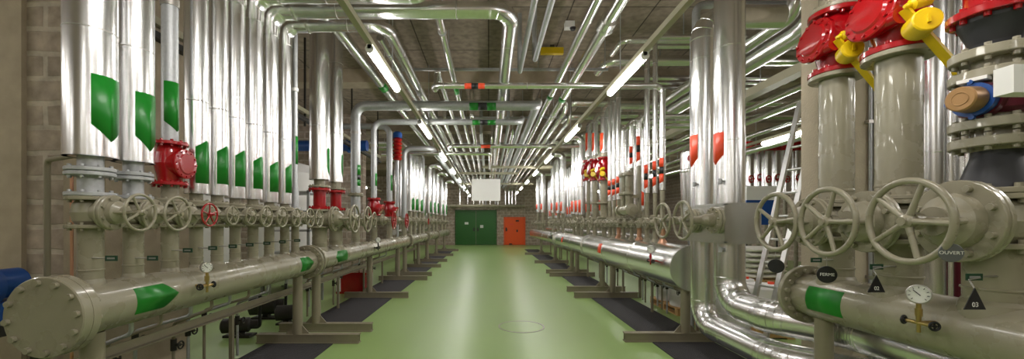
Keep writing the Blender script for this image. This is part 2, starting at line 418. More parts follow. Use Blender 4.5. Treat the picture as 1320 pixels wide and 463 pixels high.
# ------------------------------------------------------------------ gate valves
VCACHE = {}
def gate_valve(rp, rf, hf, off, rw, ns, wm, ph, label, loc, rz, group, bm='beige'):
    key = (round(rp, 3), round(rf, 3), hf, off, round(rw, 3), ns, wm, ph, bm)
    if key in VCACHE:
        return place(dup(VCACHE[key]), loc, rz, label, group)
    t = thing('gate_valve', label, 'valve', (0, 0, 0), group)
    ft = min(.026, hf * .24)
    b = MB().lathe([(-hf + ft, rp * 1.05), (-hf * .55, rp * 1.35), (0, rp * 1.5), (hf * .55, rp * 1.35), (hf - ft, rp * 1.05)], n=24)
    b.flange((0, 0, -hf + ft / 2), (0, 0, 1), rf, ft, 8).flange((0, 0, hf - ft / 2), (0, 0, 1), rf, ft, 8)
    xb = off * .42
    b.lathe([(0, rp * 1.25), (xb - ft, rp * 1.15)], ax=(1, 0, 0), n=24)
    b.build('body', bm, t)
    bo = MB().flange((xb - ft / 2, 0, 0), (1, 0, 0), rp * 1.75, ft * .9, 0, n=28).flange((xb + ft / 2, 0, 0), (1, 0, 0), rp * 1.75, ft * .9, 8, n=28)
    bo.lathe([(xb + ft, rp * 1.2), (off * .58, rp * 1.1), (off * .68, rp * .62), (off * .72, rp * .62)], ax=(1, 0, 0), n=24)
    bo.build('bonnet', bm, t)
    yk = MB()
    for sy in (-1, 1):
        yk.tube([(off * .6, sy * rp * .8, 0), (off * .72, sy * rp * .72, 0), (off * .86, sy * rp * .5, 0), (off * .93, sy * rp * .2, 0)], rp * .16, 8)
    yk.cyl((off * .88, 0, 0), (off * .97, 0, 0), rp * .38, n=14)
    yk.build('yoke', bm, t)
    MB().cyl((off * .65, 0, 0), (off * 1.04, 0, 0), rp * .2, n=12).build('stem', 'steel', t)
    rim = MB().torus((off, 0, 0), (1, 0, 0), rw - rw * .075, rw * .075, 48, 12).build('handwheel', wm, t)
    MB().lathe([(-.02, rw * .12), (-.012, rw * .16), (.014, rw * .16), (.022, rw * .1), (.034, rw * .1)], (off, 0, 0), (1, 0, 0), 18).build('hub', wm, rim)
    for k in range(ns):
        a = ph + 2 * PI * k / ns
        e = V((0, math.cos(a), math.sin(a)))
        p = V((off, 0, 0)) + e * rw * .1; q = V((off, 0, 0)) + e * rw * .89
        MB().tube([p, p.lerp(q, .5), q], [rw * .075, rw * .06, rw * .06], 10).build('spoke', wm, rim)
    VCACHE[key] = t
    return place(t, loc, rz, label, group)
GVL, GVR = 'gate valves of the green-marked row', 'gate valves of the orange-marked row'
wheelr = [.117, .12, .09, .08, .08, .105, .107, .107, .114, .115]
for i, y in enumerate(nearY):
    wm = 'red' if i == 2 else 'beige'
    nm = ['nearest the block wall, below the widest insulated pipe', 'second from the block wall, below the second insulated pipe'] + ['%s from the block wall in the green-marked row' % ORD[k] for k in range(2, 10)]
    lb = 'small gate valve with red handwheel below the single red check valve' if i == 2 else 'beige gate valve with spoked handwheel ' + nm[i]
    rp = rr_near[i]
    gate_valve(rp, rp * 1.95, HF, .3, wheelr[i], 4 if i < 2 else 5, wm, .5 if i < 2 else .3, lb, (XL, y, VZL), 0, GVL)
for y, lb in zip(bigY, ('nearer large beige gate valve under the pair of straight red spools', 'farther large beige gate valve under the pair of straight red spools')):
    gate_valve(.1, .165, .13, .5, .205, 5, 'beige', .3, lb, (XL, y, VZL), 0, GVL)
for y, wm, lb in zip(galY, ('beige', 'red', 'red', 'beige'), ('beige gate valve under the first grey galvanised riser', 'gate valve with red handwheel under the first curved red check valve', 'gate valve with red handwheel under the second curved red check valve', 'beige gate valve at the far flanged joint, under a thin grey riser')):
    gate_valve(.07, .13, HF, .42 if wm == 'red' else .34, .19 if wm == 'red' else .14, 5, wm, .3, lb, (XL, y, VZL), 0, GVL)
for i, y in enumerate(farY):
    gate_valve(.06, .115, HF, .32, .12, 5, 'red' if i == 2 else 'beige', .3, 'far %s gate valve, %s beyond the second flanged joint, green-marked row' % ('red-wheeled' if i == 2 else 'beige', ORD[i]), (XL, y, VZL), 0, GVL)
for i, (y, r, ph) in enumerate(zip(RY, Rr, (.0, .0, .32))):
    gate_valve(r, r * 1.55, HFR, .44, .215, 5, 'beige', (.1, .0, -.06)[i], ['large beige gate valve next to the ladder, plain black tag on its five-spoked handwheel', 'large beige gate valve with black FERME tag hanging from its handwheel', 'largest front gate valve with grey round tag on its five-spoked handwheel'][i], (XR, y, VZR), PI, GVR)

# ------------------------------------------------------------------ insulated pipes rising from the valves
def insulated(label, X, Y, zn, zc, path, r, rn, mats=('clad', 'galv'), marks=(), side=1, group=None, R=None, seam=1.3, flz=None, name='insulated_pipe', cat='pipe', jacket=None, lip=True, n=28, half=1.0):
    """vertical pipe with bare neck from zn to zc, then metal jacket along path"""
    t = thing(name, label, cat, (X, Y, zn), group)
    pts = [V((X, Y, zc))] + [V(p) for p in path]
    R = R or r * 2.6
    mb = MB().tube(fillet(pts, R), r, n)
    sm = []
    if seam: seams(sm, pts, r, seam, start=.75, w=.005)
    if seam and len(pts) > 2: elbow_rings(mb, pts, r, R, n)
    if lip: mb.lathe([(0, r * .8), (0, r * 1.02), (.02, r * 1.02)], (X, Y, zc), (0, 0, 1), n, False)
    mb.build('jacket', mats[0], t)
    for q in sm: q.build('seam_band', 'steel', t)
    if zc > zn:
        k = MB().cyl((X, Y, zn), (X, Y, zc + .05), rn, n=20)
        for z in (flz or ()): k.flange((X, Y, z - .014), (0, 0, 1), rn * 1.95, .024, 8).flange((X, Y, z + .014), (0, 0, 1), rn * 1.95, .024, 8)
        k.flange((X, Y, zn + .013), (0, 0, 1), rn * 1.95, .024, 8, both=False)
        k.build('neck', mats[1], t)
    for m, z0, z1, t0, t1 in marks:
        MB().patch((X, Y, 0), (0, 0, 1), (side, 0, 0), r, half, z0, z1, t0, t1).build('flow_marker', m, t)
    return t
ZT = 1.5 + 2.33                 # height of the overhead runs
VT = VZL + HF
GP = 'insulated pipes of the green-marked row'
# A, B straight up
y = nearY[0]; insulated('widest aluminium insulated pipe with long green arrow, next to the block wall', XL, y, VT, ZP(203, y), [(XL, y, WZ)], .124, .06, ('clad', 'galv'), [('green', ZP(164, y), ZP(101, y), .09, 0)], 1, GP, flz=[ZP(222, y)], seam=1.6, half=.785)
y = nearY[1]; insulated('second aluminium insulated pipe with green arrow, between block wall and red check valve', XL, y, VT, ZP(210, y), [(XL, y, WZ)], .113, .056, ('clad', 'galv'), [('green', ZP(178, y), ZP(122, y), .09, 0)], 1, GP, flz=[ZP(228, y)], seam=1.15, half=.77)
# C: galvanised with red check valve
y = nearY[2]
t = thing('galvanised_pipe', 'slim grey galvanised pipe with green tape standing on the single red check valve', 'pipe', (XL, y, ZP(184, y)), GP)
MB().cyl((XL, y, ZP(184, y)), (XL, y, WZ), .053, n=24).build('pipe_body', 'galv', t)
MB().patch((XL, y, 0), (0, 0, 1), (1, 0, 0), .053, 1.6, ZP(158, y), ZP(107, y), .07, 0).build('flow_marker', 'green', t)
MB().lathe([(-.03, .054), (-.03, .06), (.03, .06), (.03, .054)], (XL, y, ZP(4, y)), (0, 0, 1), 24).build('clamp', 'steel', t)
t = thing('pipe_spool', 'short beige spool between red check valve and red handwheel valve', 'pipe', (XL, y, VT))
MB().cyl((XL, y, VT), (XL, y, ZP(239, y)), .055, n=24).flange((XL, y, VT + .013), (0, 0, 1), .108, .024, 8, both=False).build('spool', 'beige', t)
tops = {3: -1.75, 4: -1.65, 5: -1.7, 6: -.57, 7: .25, 8: -1.21}
rad = [.124, .113, .053, .085, .083, .084, .088, .09, .075, .03]
bot = [203, 210, 0, 250, 252, 256, 257, 261, 263, 0]
mk = {3: (187, 237), 4: (193, 238), 5: (198, 241), 6: (205, 244), 7: (211, 248), 8: (214, 249)}
nmm = {3: 'with crumpled green arrow, next beyond the red check valve', 4: 'second beyond the single red check valve', 5: 'third beyond the single red check valve', 6: 'fourth beyond the red check valve, bending across overhead',
       7: 'fifth beyond the red check valve, crossing the whole aisle overhead', 8: 'sixth beyond the red check valve, turning along the ceiling'}
for i in range(3, 9):
    y = nearY[i]; r = rad[i]
    pth = [(XL, y, ZT), (tops[i], y, ZT)]
    if i in (3, 4, 5, 6): pth.append((tops[i], y, WZ))
    if i == 7: pth.append((tops[i], 26.9, ZT))
    if i == 8: pth.append((tops[i], 26.9, ZT))
    t = insulated('aluminium insulated pipe ' + nmm[i], XL, y, VT, ZP(bot[i], y), pth, r, rr_near[i], ('clad', 'beige'), [('green', ZP(mk[i][1], y), ZP(mk[i][0] + 4, y), 0, .06)], 1, GP)
    # wider jacket on the bend, ending in a turned lip
    R = r * 2.6; rj = r * 1.14
    xe = XL + .27
    q = MB().tube(fillet([(XL, y, ZT - R * 1.25), (XL, y, ZT), (xe, y, ZT)], R), rj, 28)
    q.lathe([(0, rj), (.012, rj * 1.08), (.03, rj * 1.04), (.03, r)], (xe, y, ZT), (1, 0, 0), 28, False)
    elbow_rings(q, [(XL, y, ZT - R * 1.25), (XL, y, ZT), (xe, y, ZT)], rj, R, 28)
    q.build('bend_jacket', 'cladh', t)
# J thin riser
y = nearY[9]
t = thing('galvanised_pipe', 'thin dark grey riser with green tape beside the two big bundled insulated pipes', 'pipe', (XL, y, VT), GP)
MB().tube([(XL, y, VT), (XL, y, VT + .25), (XL, y, VT + .3), (XL, y, WZ)], [.042, .042, .03, .03], 18).flange((XL, y, VT + .013), (0, 0, 1), .085, .024, 6, both=False).build('pipe_body', 'galv', t)
MB().patch((XL, y, 0), (0, 0, 1), (1, 0, 0), .03, 1.0, ZP(212, y), ZP(176, y), .0, 0).build('flow_marker', 'green', t)
MB().lathe([(-.02, .03), (-.02, .04), (.02, .04), (.02, .03)], (XL, y, ZP(116, y)), (0, 0, 1), 16).build('clamp', 'white', t)
# K, L : big insulated pipes on straight red spools
for y, r, vb, vt, m0, m1, lb, q in ((bigY[0], .135, 232, 243, 192, 222, 'big insulated pipe standing on the nearer straight red spool', 'nearer'), (bigY[1], .105, 235, 246, 200, 225, 'big insulated pipe standing on the farther straight red spool', 'farther')):
    z1 = ZP(vt, y); zb = VZL + .13
    insulated(lb, XL, y, z1 + .01, ZP(vb, y), [(XL, y, ZP(70, y)), (XL, y + .0, WZ)], r, .075, ('clad', 'beige'), [('green', ZP(m1, y) + .05, ZP(m0, y), .09, 0)], 1, GP, seam=1.1, half=.36)
    t = thing('flanged_spool', q + ' straight red flanged spool piece above the large beige valves', 'pipe fitting', (XL, y, zb), 'straight red spools')
    MB().cyl((XL, y, zb), (XL, y, z1), .085, n=28).build('barrel', 'red', t)
    for z in (zb + .018, z1 - .018): MB().flange((XL, y, z), (0, 0, 1), .15, .034, 8).build('flange', 'red', t)
# M..P galvanised risers feeding the cross pipes
def galv_run(label, pts, r, R=None, flz=None, group='grey galvanised pipes', marks=(), mtl='galv', clamps=()):
    t = thing('galvanised_pipe', label, 'pipe', pts[0], group)
    mb = MB().tube(fillet(pts, R or r * 3), r, 20); mb.build('pipe_body', mtl, t)
    for z in (flz or ()): MB().flange((pts[0][0], pts[0][1], z - .012), (0, 0, 1), r * 1.6, .022, 8).flange((pts[0][0], pts[0][1], z + .012), (0, 0, 1), r * 1.6, .022, 8).build('flange', 'beige', t)
    for o, ax, ref, s0, s1, m in marks:
        MB().patch(o, ax, ref, r, .9, s0, s1, 0, 0).build('flow_marker', m, t)
    for c, ax in clamps:
        MB().lathe([(-.02, r), (-.02, r * 1.15), (.02, r * 1.15), (.02, r)], c, ax, 20, False).build('clamp', 'steel', t)
    return t
H4 = 2.12
def xmarks(Y, Z, x0, cols, w=.16):
    return [((0, Y, Z), (1, 0, 0), (0, -1, -.6), x0 + k * w, x0 + (k + 1) * w, c) for k, c in enumerate(cols)]
y = galY[0]
galv_run('grey riser bending across the aisle overhead, near one of two with green and black bands', [(XL, y, VT), (XL, y, CH + H4), (.86, y, CH + H4), (.95, y + .5, CH + 2.33), (.95, 26, CH + 2.33)], .085, .2, flz=[ZP(251, y)],
    marks=xmarks(y, CH + H4, XP(605, y), ('green', 'black', 'green')) + [((XL, y, 0), (0, 0, 1), (1, 0, 0), ZP(226, y), ZP(213, y), 'green'), ((XL, y, 0), (0, 0, 1), (1, 0, 0), ZP(232, y), ZP(226, y), 'black'), ((XL, y, 0), (0, 0, 1), (1, 0, 0), ZP(240, y), ZP(232, y), 'green')],
    clamps=[((XL, y, ZP(172, y)), (0, 0, 1))])
y = galY[1]; ZK = VT + .36
galv_run('grey riser bending across overhead, far one of two with green and black bands', [(XL, y, ZK), (XL, y, CH + H4), (.66, y, CH + H4), (.74, y + .5, CH + 2.33), (.74, 26, CH + 2.33)], .062, .18,
    marks=xmarks(y, CH + H4, XP(609, y), ('green', 'black', 'green')) + [((XL, y, 0), (0, 0, 1), (1, 0, 0), ZP(240, y), ZP(224, y), 'green')], clamps=[((XL, y, ZP(188, y)), (0, 0, 1))])
y = galY[2]
galv_run('grey riser hooking back to the wall above the second curved red check valve', [(XL, y, ZK), (XL, y, ZP(163, y)), (XL - 1.2, y, ZP(163, y))], .07, .2, marks=[((XL, y, 0), (0, 0, 1), (1, 0, 0), ZP(246, y), ZP(226, y), 'green')])
y = galY[3]
galv_run('grey riser at the far flanged joint of the green-marked row', [(XL, y, VT), (XL, y, CH + 2.13), (-1.6, y, CH + 2.13), (-1.6, 26, CH + 2.13)], .07, .2, clamps=[((XL, y, ZP(230, y)), (0, 0, 1))])

# ------------------------------------------------------------------ red check valves
def check_valve(label, loc, s, side, weight, height=.45, group=None, tilt=.17, rf=.165):
    """origin on the pipe axis at the lower flange face; the round cover faces +X when side is 1"""
    t = thing('check_valve', label, 'valve', (0, 0, 0), group)
    H = height; ft = .034 * s; z0 = .5 * H
    b = MB().lathe([(ft, .1 * s), (H * .25, .115 * s), (H * .5, .14 * s), (H * .75, .125 * s), (H - ft, .1 * s)], n=32)
    d = V((side * math.cos(tilt), 0, math.sin(tilt)))
    b.lathe([(0, .13 * s), (.12 * s, .125 * s), (.14 * s, .125 * s)], (0, 0, z0), d, 32)
    b.build('body', 'red', t)
    for z in (ft / 2, H - ft / 2): MB().flange((0, 0, z), (0, 0, 1), rf * s, ft, 10).build('flange', 'red', t)
    c = V((0, 0, z0)) + d * .14 * s
    cv = MB().lathe([(0, .15 * s), (.004, .154 * s), (.028 * s, .154 * s), (.034 * s, .148 * s), (.036 * s, .11 * s), (.048 * s, .1 * s)], c, d, 40)
    cv.bolts(c + d * .034 * s, d, .132 * s, 12, .011 * s, .012 * s); cv.build('cover', 'red', t)
    if weight:
        yy = -.15 * s
        MB().cyl((side * .14 * s, 0, z0 - .06 * s), (side * .14 * s, yy, z0 - .06 * s), .045 * s, n=16).build('shaft_boss', 'red', t)
        p = V((side * .155 * s, yy - .03 * s, z0 - .045 * s)); q = V((-side * .1 * s, yy - .06 * s, z0 - .385 * s))
        ar = MB().bar(p, q, .014 * s, .05 * s, up=(0, 1, 0)).cyl(q + V((0, -.012 * s, 0)), q + V((0, .012 * s, 0)), .026 * s, n=14)
        ar.build('lever', 'yellow', t)
        w = p.lerp(q, .3) + V((0, -.03 * s, 0))
        wd = V((.45 * side, -1, .08)).normalized(); we = w + V((0, .05 * s, 0)) + wd * .111 * s
        wt = MB().lathe([(0, .062 * s), (.006, .062 * s), (.105 * s, .062 * s), (.111 * s, .056 * s)], w + V((0, .05 * s, 0)), wd, 28)
        wt.bar(we, we + wd * .014 * s, .012 * s, .045 * s); wt.build('counterweight', 'yellow', t)
        k = p + V((0, -.02 * s, .012 * s))
        MB().lathe([(0, .008 * s), (.012 * s, .014 * s), (.03 * s, .016 * s), (.04 * s, .03 * s), (.12 * s, .033 * s), (.124 * s, .028 * s), (.124 * s, .012 * s), (.13 * s, .012 * s)], k + V((side * .02 * s, 0, -.01 * s)), (-side, -.1, .3), 18).build('lever_cap', 'yellow', t)
    return place(t, loc, 0, label, group)
y = nearY[2]
check_valve('single glossy red check valve between two green-taped pipes, bolted cover facing the aisle', (XL, y, ZP(239.5, y)), .72, 1, False, height=ZP(184, y) - ZP(239.5, y), tilt=.0, group='red check valves')
for y, w in ((galY[1], 'nearer'), (galY[2], 'farther')):
    check_valve(w + ' of the paired red check valves, grey riser above, green-marked row', (XL, y, VT), .95, 1, False, height=.36, tilt=-.5, group='red check valves', rf=.15)
check_valve('red check valve with yellow counterweight against the concrete pillar', (XR, RY[0], ZP(98, RY[0])), 1.0, -1, True, group='red check valves')
check_valve('biggest red check valve with yellow counterweight beside the shiny aluminium pipes', (XR, RY[1], ZP(71, RY[1])), 1.06, -1, True, group='red check valves')

# beige risers of the front right row
for i, (vt, lb) in enumerate(((98, 'glossy beige riser under the red check valve by the pillar'), (71, 'glossy beige riser under the biggest red check valve'))):
    y = RY[i]; r = Rr[i]; z0 = VZR + HFR; z1 = ZP(vt, y)
    t = thing('riser_pipe', lb, 'pipe', (XR, y, z0), 'beige risers of the front row')
    k = MB().cyl((XR, y, z0), (XR, y, z1), r, n=40)
    k.flange((XR, y, z0 + .014), (0, 0, 1), r * 1.55, .026, 10, both=False).flange((XR, y, z1 - .016), (0, 0, 1), r * 1.62, .03, 10, both=False)
    k.lathe([(-.01, r), (-.006, r * 1.03), (.006, r * 1.03), (.01, r)], (XR, y, z0 + .09), (0, 0, 1), 40, False)
    k.build('pipe_body', 'beige', t)
    zt = z1 + (.45 if i == 0 else .45)
    t = thing('riser_pipe', ['grey beige pipe with flange on top of the check valve by the pillar', 'grey beige pipe on top of the biggest check valve'][i], 'pipe', (XR, y, zt), 'beige risers of the front row')
    MB().cyl((XR, y, zt), (XR, y, WZ), r, n=32).flange((XR, y, zt + .015), (0, 0, 1), r * 1.6, .028, 10, both=False).flange((XR, y, zt + .22), (0, 0, 1), r * 1.6, .03, 10).build('pipe_body', 'beige', t)

# third riser: rubber reducers, regulating valve
y = RY[2]; z0 = VZR + HFR
GS = 'stacked fittings on the nearest front riser'
t = thing('rubber_reducer', 'lower black cone-shaped reducer standing on the beige flange', 'pipe fitting', (XR, y, z0), GS)
zc1 = ZP(195, y)
MB().flange((XR, y, z0 + .015), (0, 0, 1), .178, .028, 10, both=False, n=40).build('flange', 'beige', t)
MB().lathe([(.028, .135), (.05, .13), (zc1 - z0 - .02, .085), (zc1 - z0, .085)], (XR, y, z0), (0, 0, 1), 36).build('cone', 'rubber', t)
za, zb = ZP(193, y), ZP(62, y)
t = thing('regulating_valve', 'beige flanged valve stack with brown round cap and white control box', 'valve', (XR, y, zc1), GS)
b = MB().cyl((XR, y, zc1), (XR, y, zb), .085, n=32)
b.build('body', 'beige', t)
for v in (185, 162, 99, 72):
    z = ZP(v, y); MB().flange((XR, y, z), (0, 0, 1), .162, .045, 10, n=40).build('flange', 'beige', t)
zz = ZP(131, y)
MB().lathe([(-.07, .1), (-.05, .125), (.05, .125), (.07, .1)], (XR, y, zz), (0, 0, 1), 32).build('disc_housing', 'maroon', t)
d = V((-.975, -.22, -.02)).normalized()
MB().lathe([(0, .075), (.09, .08), (.1, .085), (.135, .085)], V((XR, y, zz)), d, 28).build('neck', 'maroon', t)
MB().lathe([(.135, .076), (.175, .08)], V((XR, y, zz)), d, 28).bolts(V((XR, y, zz)) + d * .17, d, .085, 4, .012, .014).build('ring', 'blue', t)
MB().lathe([(.175, .06), (.18, .063), (.25, .058), (.256, .052)], V((XR, y, zz)), d, 32).torus(V((XR, y, zz)) + d * .256, d, .03, .003, 24, 6).build('cap', 'bronze', t)
e = V((-.36, .93, 0))
p = V((XR, y, zz)) + d * .16 + V((0, 0, .085))
MB().bar(p - e * .05 + V((0, 0, .01)), p + e * .05 + V((0, 0, .01)), .05, .016).build('name_plate', 'white', t)
bx = MB().box((2.255, y - .25, zz - .035), (2.56, y - .18, zz + .085)); q = bx.build('control_box', 'white', t)
MB().box((2.3, y - .253, zz + .058), (2.36, y - .25, zz + .078)).build('label', mat('teal_label', srgb(70, 170, 140), .5), q)
MB().bar((XR - .02, y - .19, zz), (XR, y - .05, zz), .03, .03).build('bracket', 'grey', t)
t = thing('rubber_reducer', 'upper black cone-shaped reducer below the red flange', 'pipe fitting', (XR, y, zb), GS)
zc2 = ZP(24, y)
MB().lathe([(0, .085), (.02, .09), (zc2 - zb - .02, .132), (zc2 - zb, .135)], (XR, y, zb), (0, 0, 1), 36).build('cone', 'rubber', t)
t = thing('check_valve', 'red flanged check valve above the upper black cone reducer', 'valve', (XR, y, zc2), GS)
MB().cyl((XR, y, zc2), (XR, y, zc2 + .5), .11, n=32).build('body', 'red', t)
for z in (zc2 + .02, zc2 + .48): MB().flange((XR, y, z), (0, 0, 1), .17, .04, 10, n=40).build('flange', 'red', t)
t = thing('riser_pipe', 'grey beige pipe rising from the red flanged check valve to the ceiling', 'pipe', (XR, y, zc2 + .5), 'beige risers of the front row')
MB().cyl((XR, y, zc2 + .5), (XR, y, WZ), .11, n=32).build('pipe_body', 'beige', t)

# shiny verticals behind the front row
for i, (u, Y, r, m, lb) in enumerate(((1196, 2.85, .095, 'clad', 'widest shiny aluminium pipe behind the biggest red check valve'), (1222, 2.85, .045, 'clad', 'slim shiny pipe between two wider aluminium ones'), (1243, 2.8, .06, 'clad', 'shiny pipe with faded red foot right of the slim one'),
      (1262, 2.7, .022, 'galv', 'thin grey conduit behind the black reducers'), (1272, 2.7, .022, 'maroon', 'thin dark red conduit behind the black reducers'), (1318, 2.6, .07, 'clad', 'aluminium pipe at the frame edge behind the valve stack'), (1122, 3.3, .014, 'galv', 'thin conduit fixed on the pillar face, nearer one'), (1128, 3.3, .014, 'galv', 'thin conduit fixed on the pillar face, farther one'))):
    x = XP(u, Y)
    if u in (1122, 1128): Y = 3.6; x = XP(u, Y)
    t = thing('vertical_pipe', lb, 'pipe', (x, Y, 0), 'pipes behind the front row')
    mb = MB().cyl((x, Y, 0), (x, Y, WZ), r, n=28); seams(mb, [(x, Y, 0), (x, Y, WZ)], r, 1.1, start=.9)
    mb.build('jacket', m, t)
    if 'faded' in lb: MB().lathe([(0, r * 1.01), (1.65, r * 1.01)], (x, Y, 0), (0, 0, 1), 28).build('painted_foot', 'maroon', t)
    if m == 'galv' and Y == 3.6:
        for z in (1.0, 2.4): MB().box((x - .03, Y - .02, z), (x + .03, Y + .02, z + .03)).build('clip', 'steel', t)

# ------------------------------------------------------------------ two big aluminium pipes with boxed valves, bending to the front
BX = 2.47
pa = [(BX, 4.61, WZ - .15), (BX, 4.61, .35), (BX, 3.45, .35), (2.85, 3.05, .35), (2.85, -.6, .35)]
pb = [(BX, 4.1, WZ - .01), (BX, 4.1, .68), (BX, 3.5, .68), (2.84, 3.08, .66), (2.84, -.6, .66)]
for pts, r, u, m0, m1, lb in ((pa, .13, 0, 175, 217, 'farther big aluminium pipe bending at the floor, rounded top, left of its twin'), (pb, .142, 0, 172, 214, 'nearer big aluminium pipe through the valve box, bending toward the front header')):
    t = thing('insulated_pipe', lb, 'pipe', (pts[0][0], pts[0][1], 0), 'big aluminium pipes by the valve box')
    if r == .13: pts = [(BX + .9, 4.61, ZP(22, 4.61)), (BX, 4.61, ZP(22, 4.61) )] + pts[1:]
    mb = MB().tube(fillet(pts, .27, 8), r, 36); seams(mb, pts, r, .95, n=36, start=.5); elbow_rings(mb, pts, r, .27, 36)
    mb.build('jacket', 'clad', t)
    Y = pts[1][1]
    MB().patch((BX, Y, 0), (0, 0, 1), (-1, 0, 0), r, .68, ZP(m1, Y) + .1, ZP(m0, Y), .09, 0).build('flow_marker', 'orange', t)
zb0, zb1 = ZP(313, 3.9), ZP(263, 3.9)
t = thing('valve_box', 'square aluminium insulation box around the two big pipes', 'box', (BX, 3.9, zb0))
q = MB().box((2.31, 3.9, zb0), (2.645, 4.76, zb1)).box((2.3, 3.89, zb0 - .012), (2.655, 4.77, zb0 + .01)).box((2.3, 3.89, zb1 - .01), (2.655, 4.77, zb1 + .012)).box((2.3, 3.89, zb0), (2.325, 3.915, zb1)).box((2.63, 3.89, zb0), (2.655, 3.915, zb1))
q.build('casing', 'cladh', t)
for y, w in ((4.48, 'farther'), (4.02, 'nearer')):
    xw = 1.95; z = 1.53
    t2 = thing('valve_spindle', w + ' spoked beige handwheel with flanged spindle sticking out of the aluminium box', 'valve', (2.31, y, z), 'handwheels of the boxed valves')
    bo = MB().flange((2.295, y, z), (-1, 0, 0), .135, .028, 10).flange((2.262, y, z), (-1, 0, 0), .135, .028, 10)
    bo.lathe([(0, .07), (.07, .065), (.12, .045), (.2, .04), (.22, .055), (.24, .055)], (2.25, y, z), (-1, 0, 0), 24); bo.build('bonnet', 'beige', t2)
    MB().cyl((2.05, y, z), (xw - .03, y, z), .016, n=12).build('stem', 'steel', t2)
    rim = MB().torus((xw, y, z), (1, 0, 0), .188, .0145, 48, 12).build('handwheel', 'beige', t2)
    MB().lathe([(-.02, .03), (.02, .03), (.024, .02)], (xw, y, z), (-1, 0, 0), 18).build('hub', 'beige', rim)
    for k in range(5):
        a = .2 + 2 * PI * k / 5; e = V((0, math.cos(a), math.sin(a))); c = V((xw, y, z))
        MB().tube([c + e * .02, c + e * .1, c + e * .18], [.014, .011, .011], 10).build('spoke', 'beige', rim)
for (yy, z, w) in ((4.1, ZP(232, 3.9), 'upper'), (4.61, ZP(236, 4.4), 'upper'), (4.1, ZP(322, 3.9), 'lower')):
    r = .142 if yy == 4.1 else .13
    x = BX - r * .8; y = yy - r * .6
    t2 = thing('drain_cock', 'small %s grey cock on the %s big aluminium pipe' % (w, 'nearer' if yy == 4.1 else 'farther'), 'valve', (x, y, z), 'small cocks on the big pipes')
    MB().cyl((x, y, z), (x - .05, y - .035, z), .012, n=10).build('stub', 'galv', t2)
    MB().cyl((x - .05, y - .035, z - .03), (x - .05, y - .035, z + .02), .018, n=12).build('body', 'galv', t2)

# ------------------------------------------------------------------ orange-marked row, middle and far
GO = 'insulated pipes of the orange-marked row'
def black_marks(y, va, vb, w=None):
    a, b = ZP(va, y), ZP(vb, y); h = (a - b)
    return [('orange', a - h * .36, a, 0, 0), ('black', a - h * .64, a - h * .36, 0, 0), ('orange', b + .02, a - h * .64, .03, 0)]
midR = [  # u, r, neck bottom v, jacket bottom v, top v (None: to the overhead run), marks
    (854, .042, 245, 'T', (204, 236)), (844.5, .036, 249, None, (208, 240)), (834, .042, 249, None, (213, 243)),
    (824, .042, 214, 150, (176, 208)), (814.5, .04, 217, 156, (189, 212)), (804, .038, 256, 163, None),
    (797.5, .045, 257, None, (228, 250)), (792, .045, 258, None, (231, 252)), (786.5, .045, 259, None, (233, 252))]
for i, (u, r, vb, top, mkv) in enumerate(midR):
    y = YR(u); zc = ZP(vb, y); z0 = VZR + .085
    if top == 'T': pth = [(XR, y, CH + 1.98), (-.79, y, CH + 1.98), (-.79, y + .18, CH + 1.98), (-.79, y + .4, CH + 2.33), (-.79, 26.9, CH + 2.33)]
    elif top is None: pth = [(XR, y, CH + 2.8), (XR + 3.4, y, CH + 2.8)]
    else: pth = [(XR, y, ZP(top, y)), (XR + 1.3, y, ZP(top, y))]
    t = insulated('slim aluminium pipe, %s beyond the two big ones, orange-marked row' % ORD[i], XR, y, z0, zc, pth, r, r * .8, ('clad', 'beige'), black_marks(y, *mkv) if mkv else [], -1, GO, seam=1.2, R=r * 2.6, n=20, half=1.5)
    if top == 'T':
        t['label'] = 'slim aluminium pipe crossing the whole aisle overhead with orange and black bands'
        for k, c in enumerate(('orange', 'black', 'orange')):
            x0 = XP(599 + k * 8.7, y)
            MB().patch((0, y, CH + 1.98), (1, 0, 0), (0, -1, -.6), r, 1.1, x0, x0 + XP(638.7, y), 0, 0).build('flow_marker', c, t)
    gate_valve(.042, .08, .085, .26, .07, 5, 'beige', .3, 'small beige gate valve, %s beyond the boxed handwheels, orange-marked row' % ORD[i], (XR, y, VZR), PI, GVR)
    MBr = MB().cyl((XR, y, ZC + .24), (XR, y, VZR - .085), .036, n=16).lathe([(0, .07), (.04, .05), (.06, .037)], (XR, y, ZC + .265), (0, 0, 1), 16)
    MBr.build('riser', 'beige' if i % 3 else 'copper', CLADHEAD)
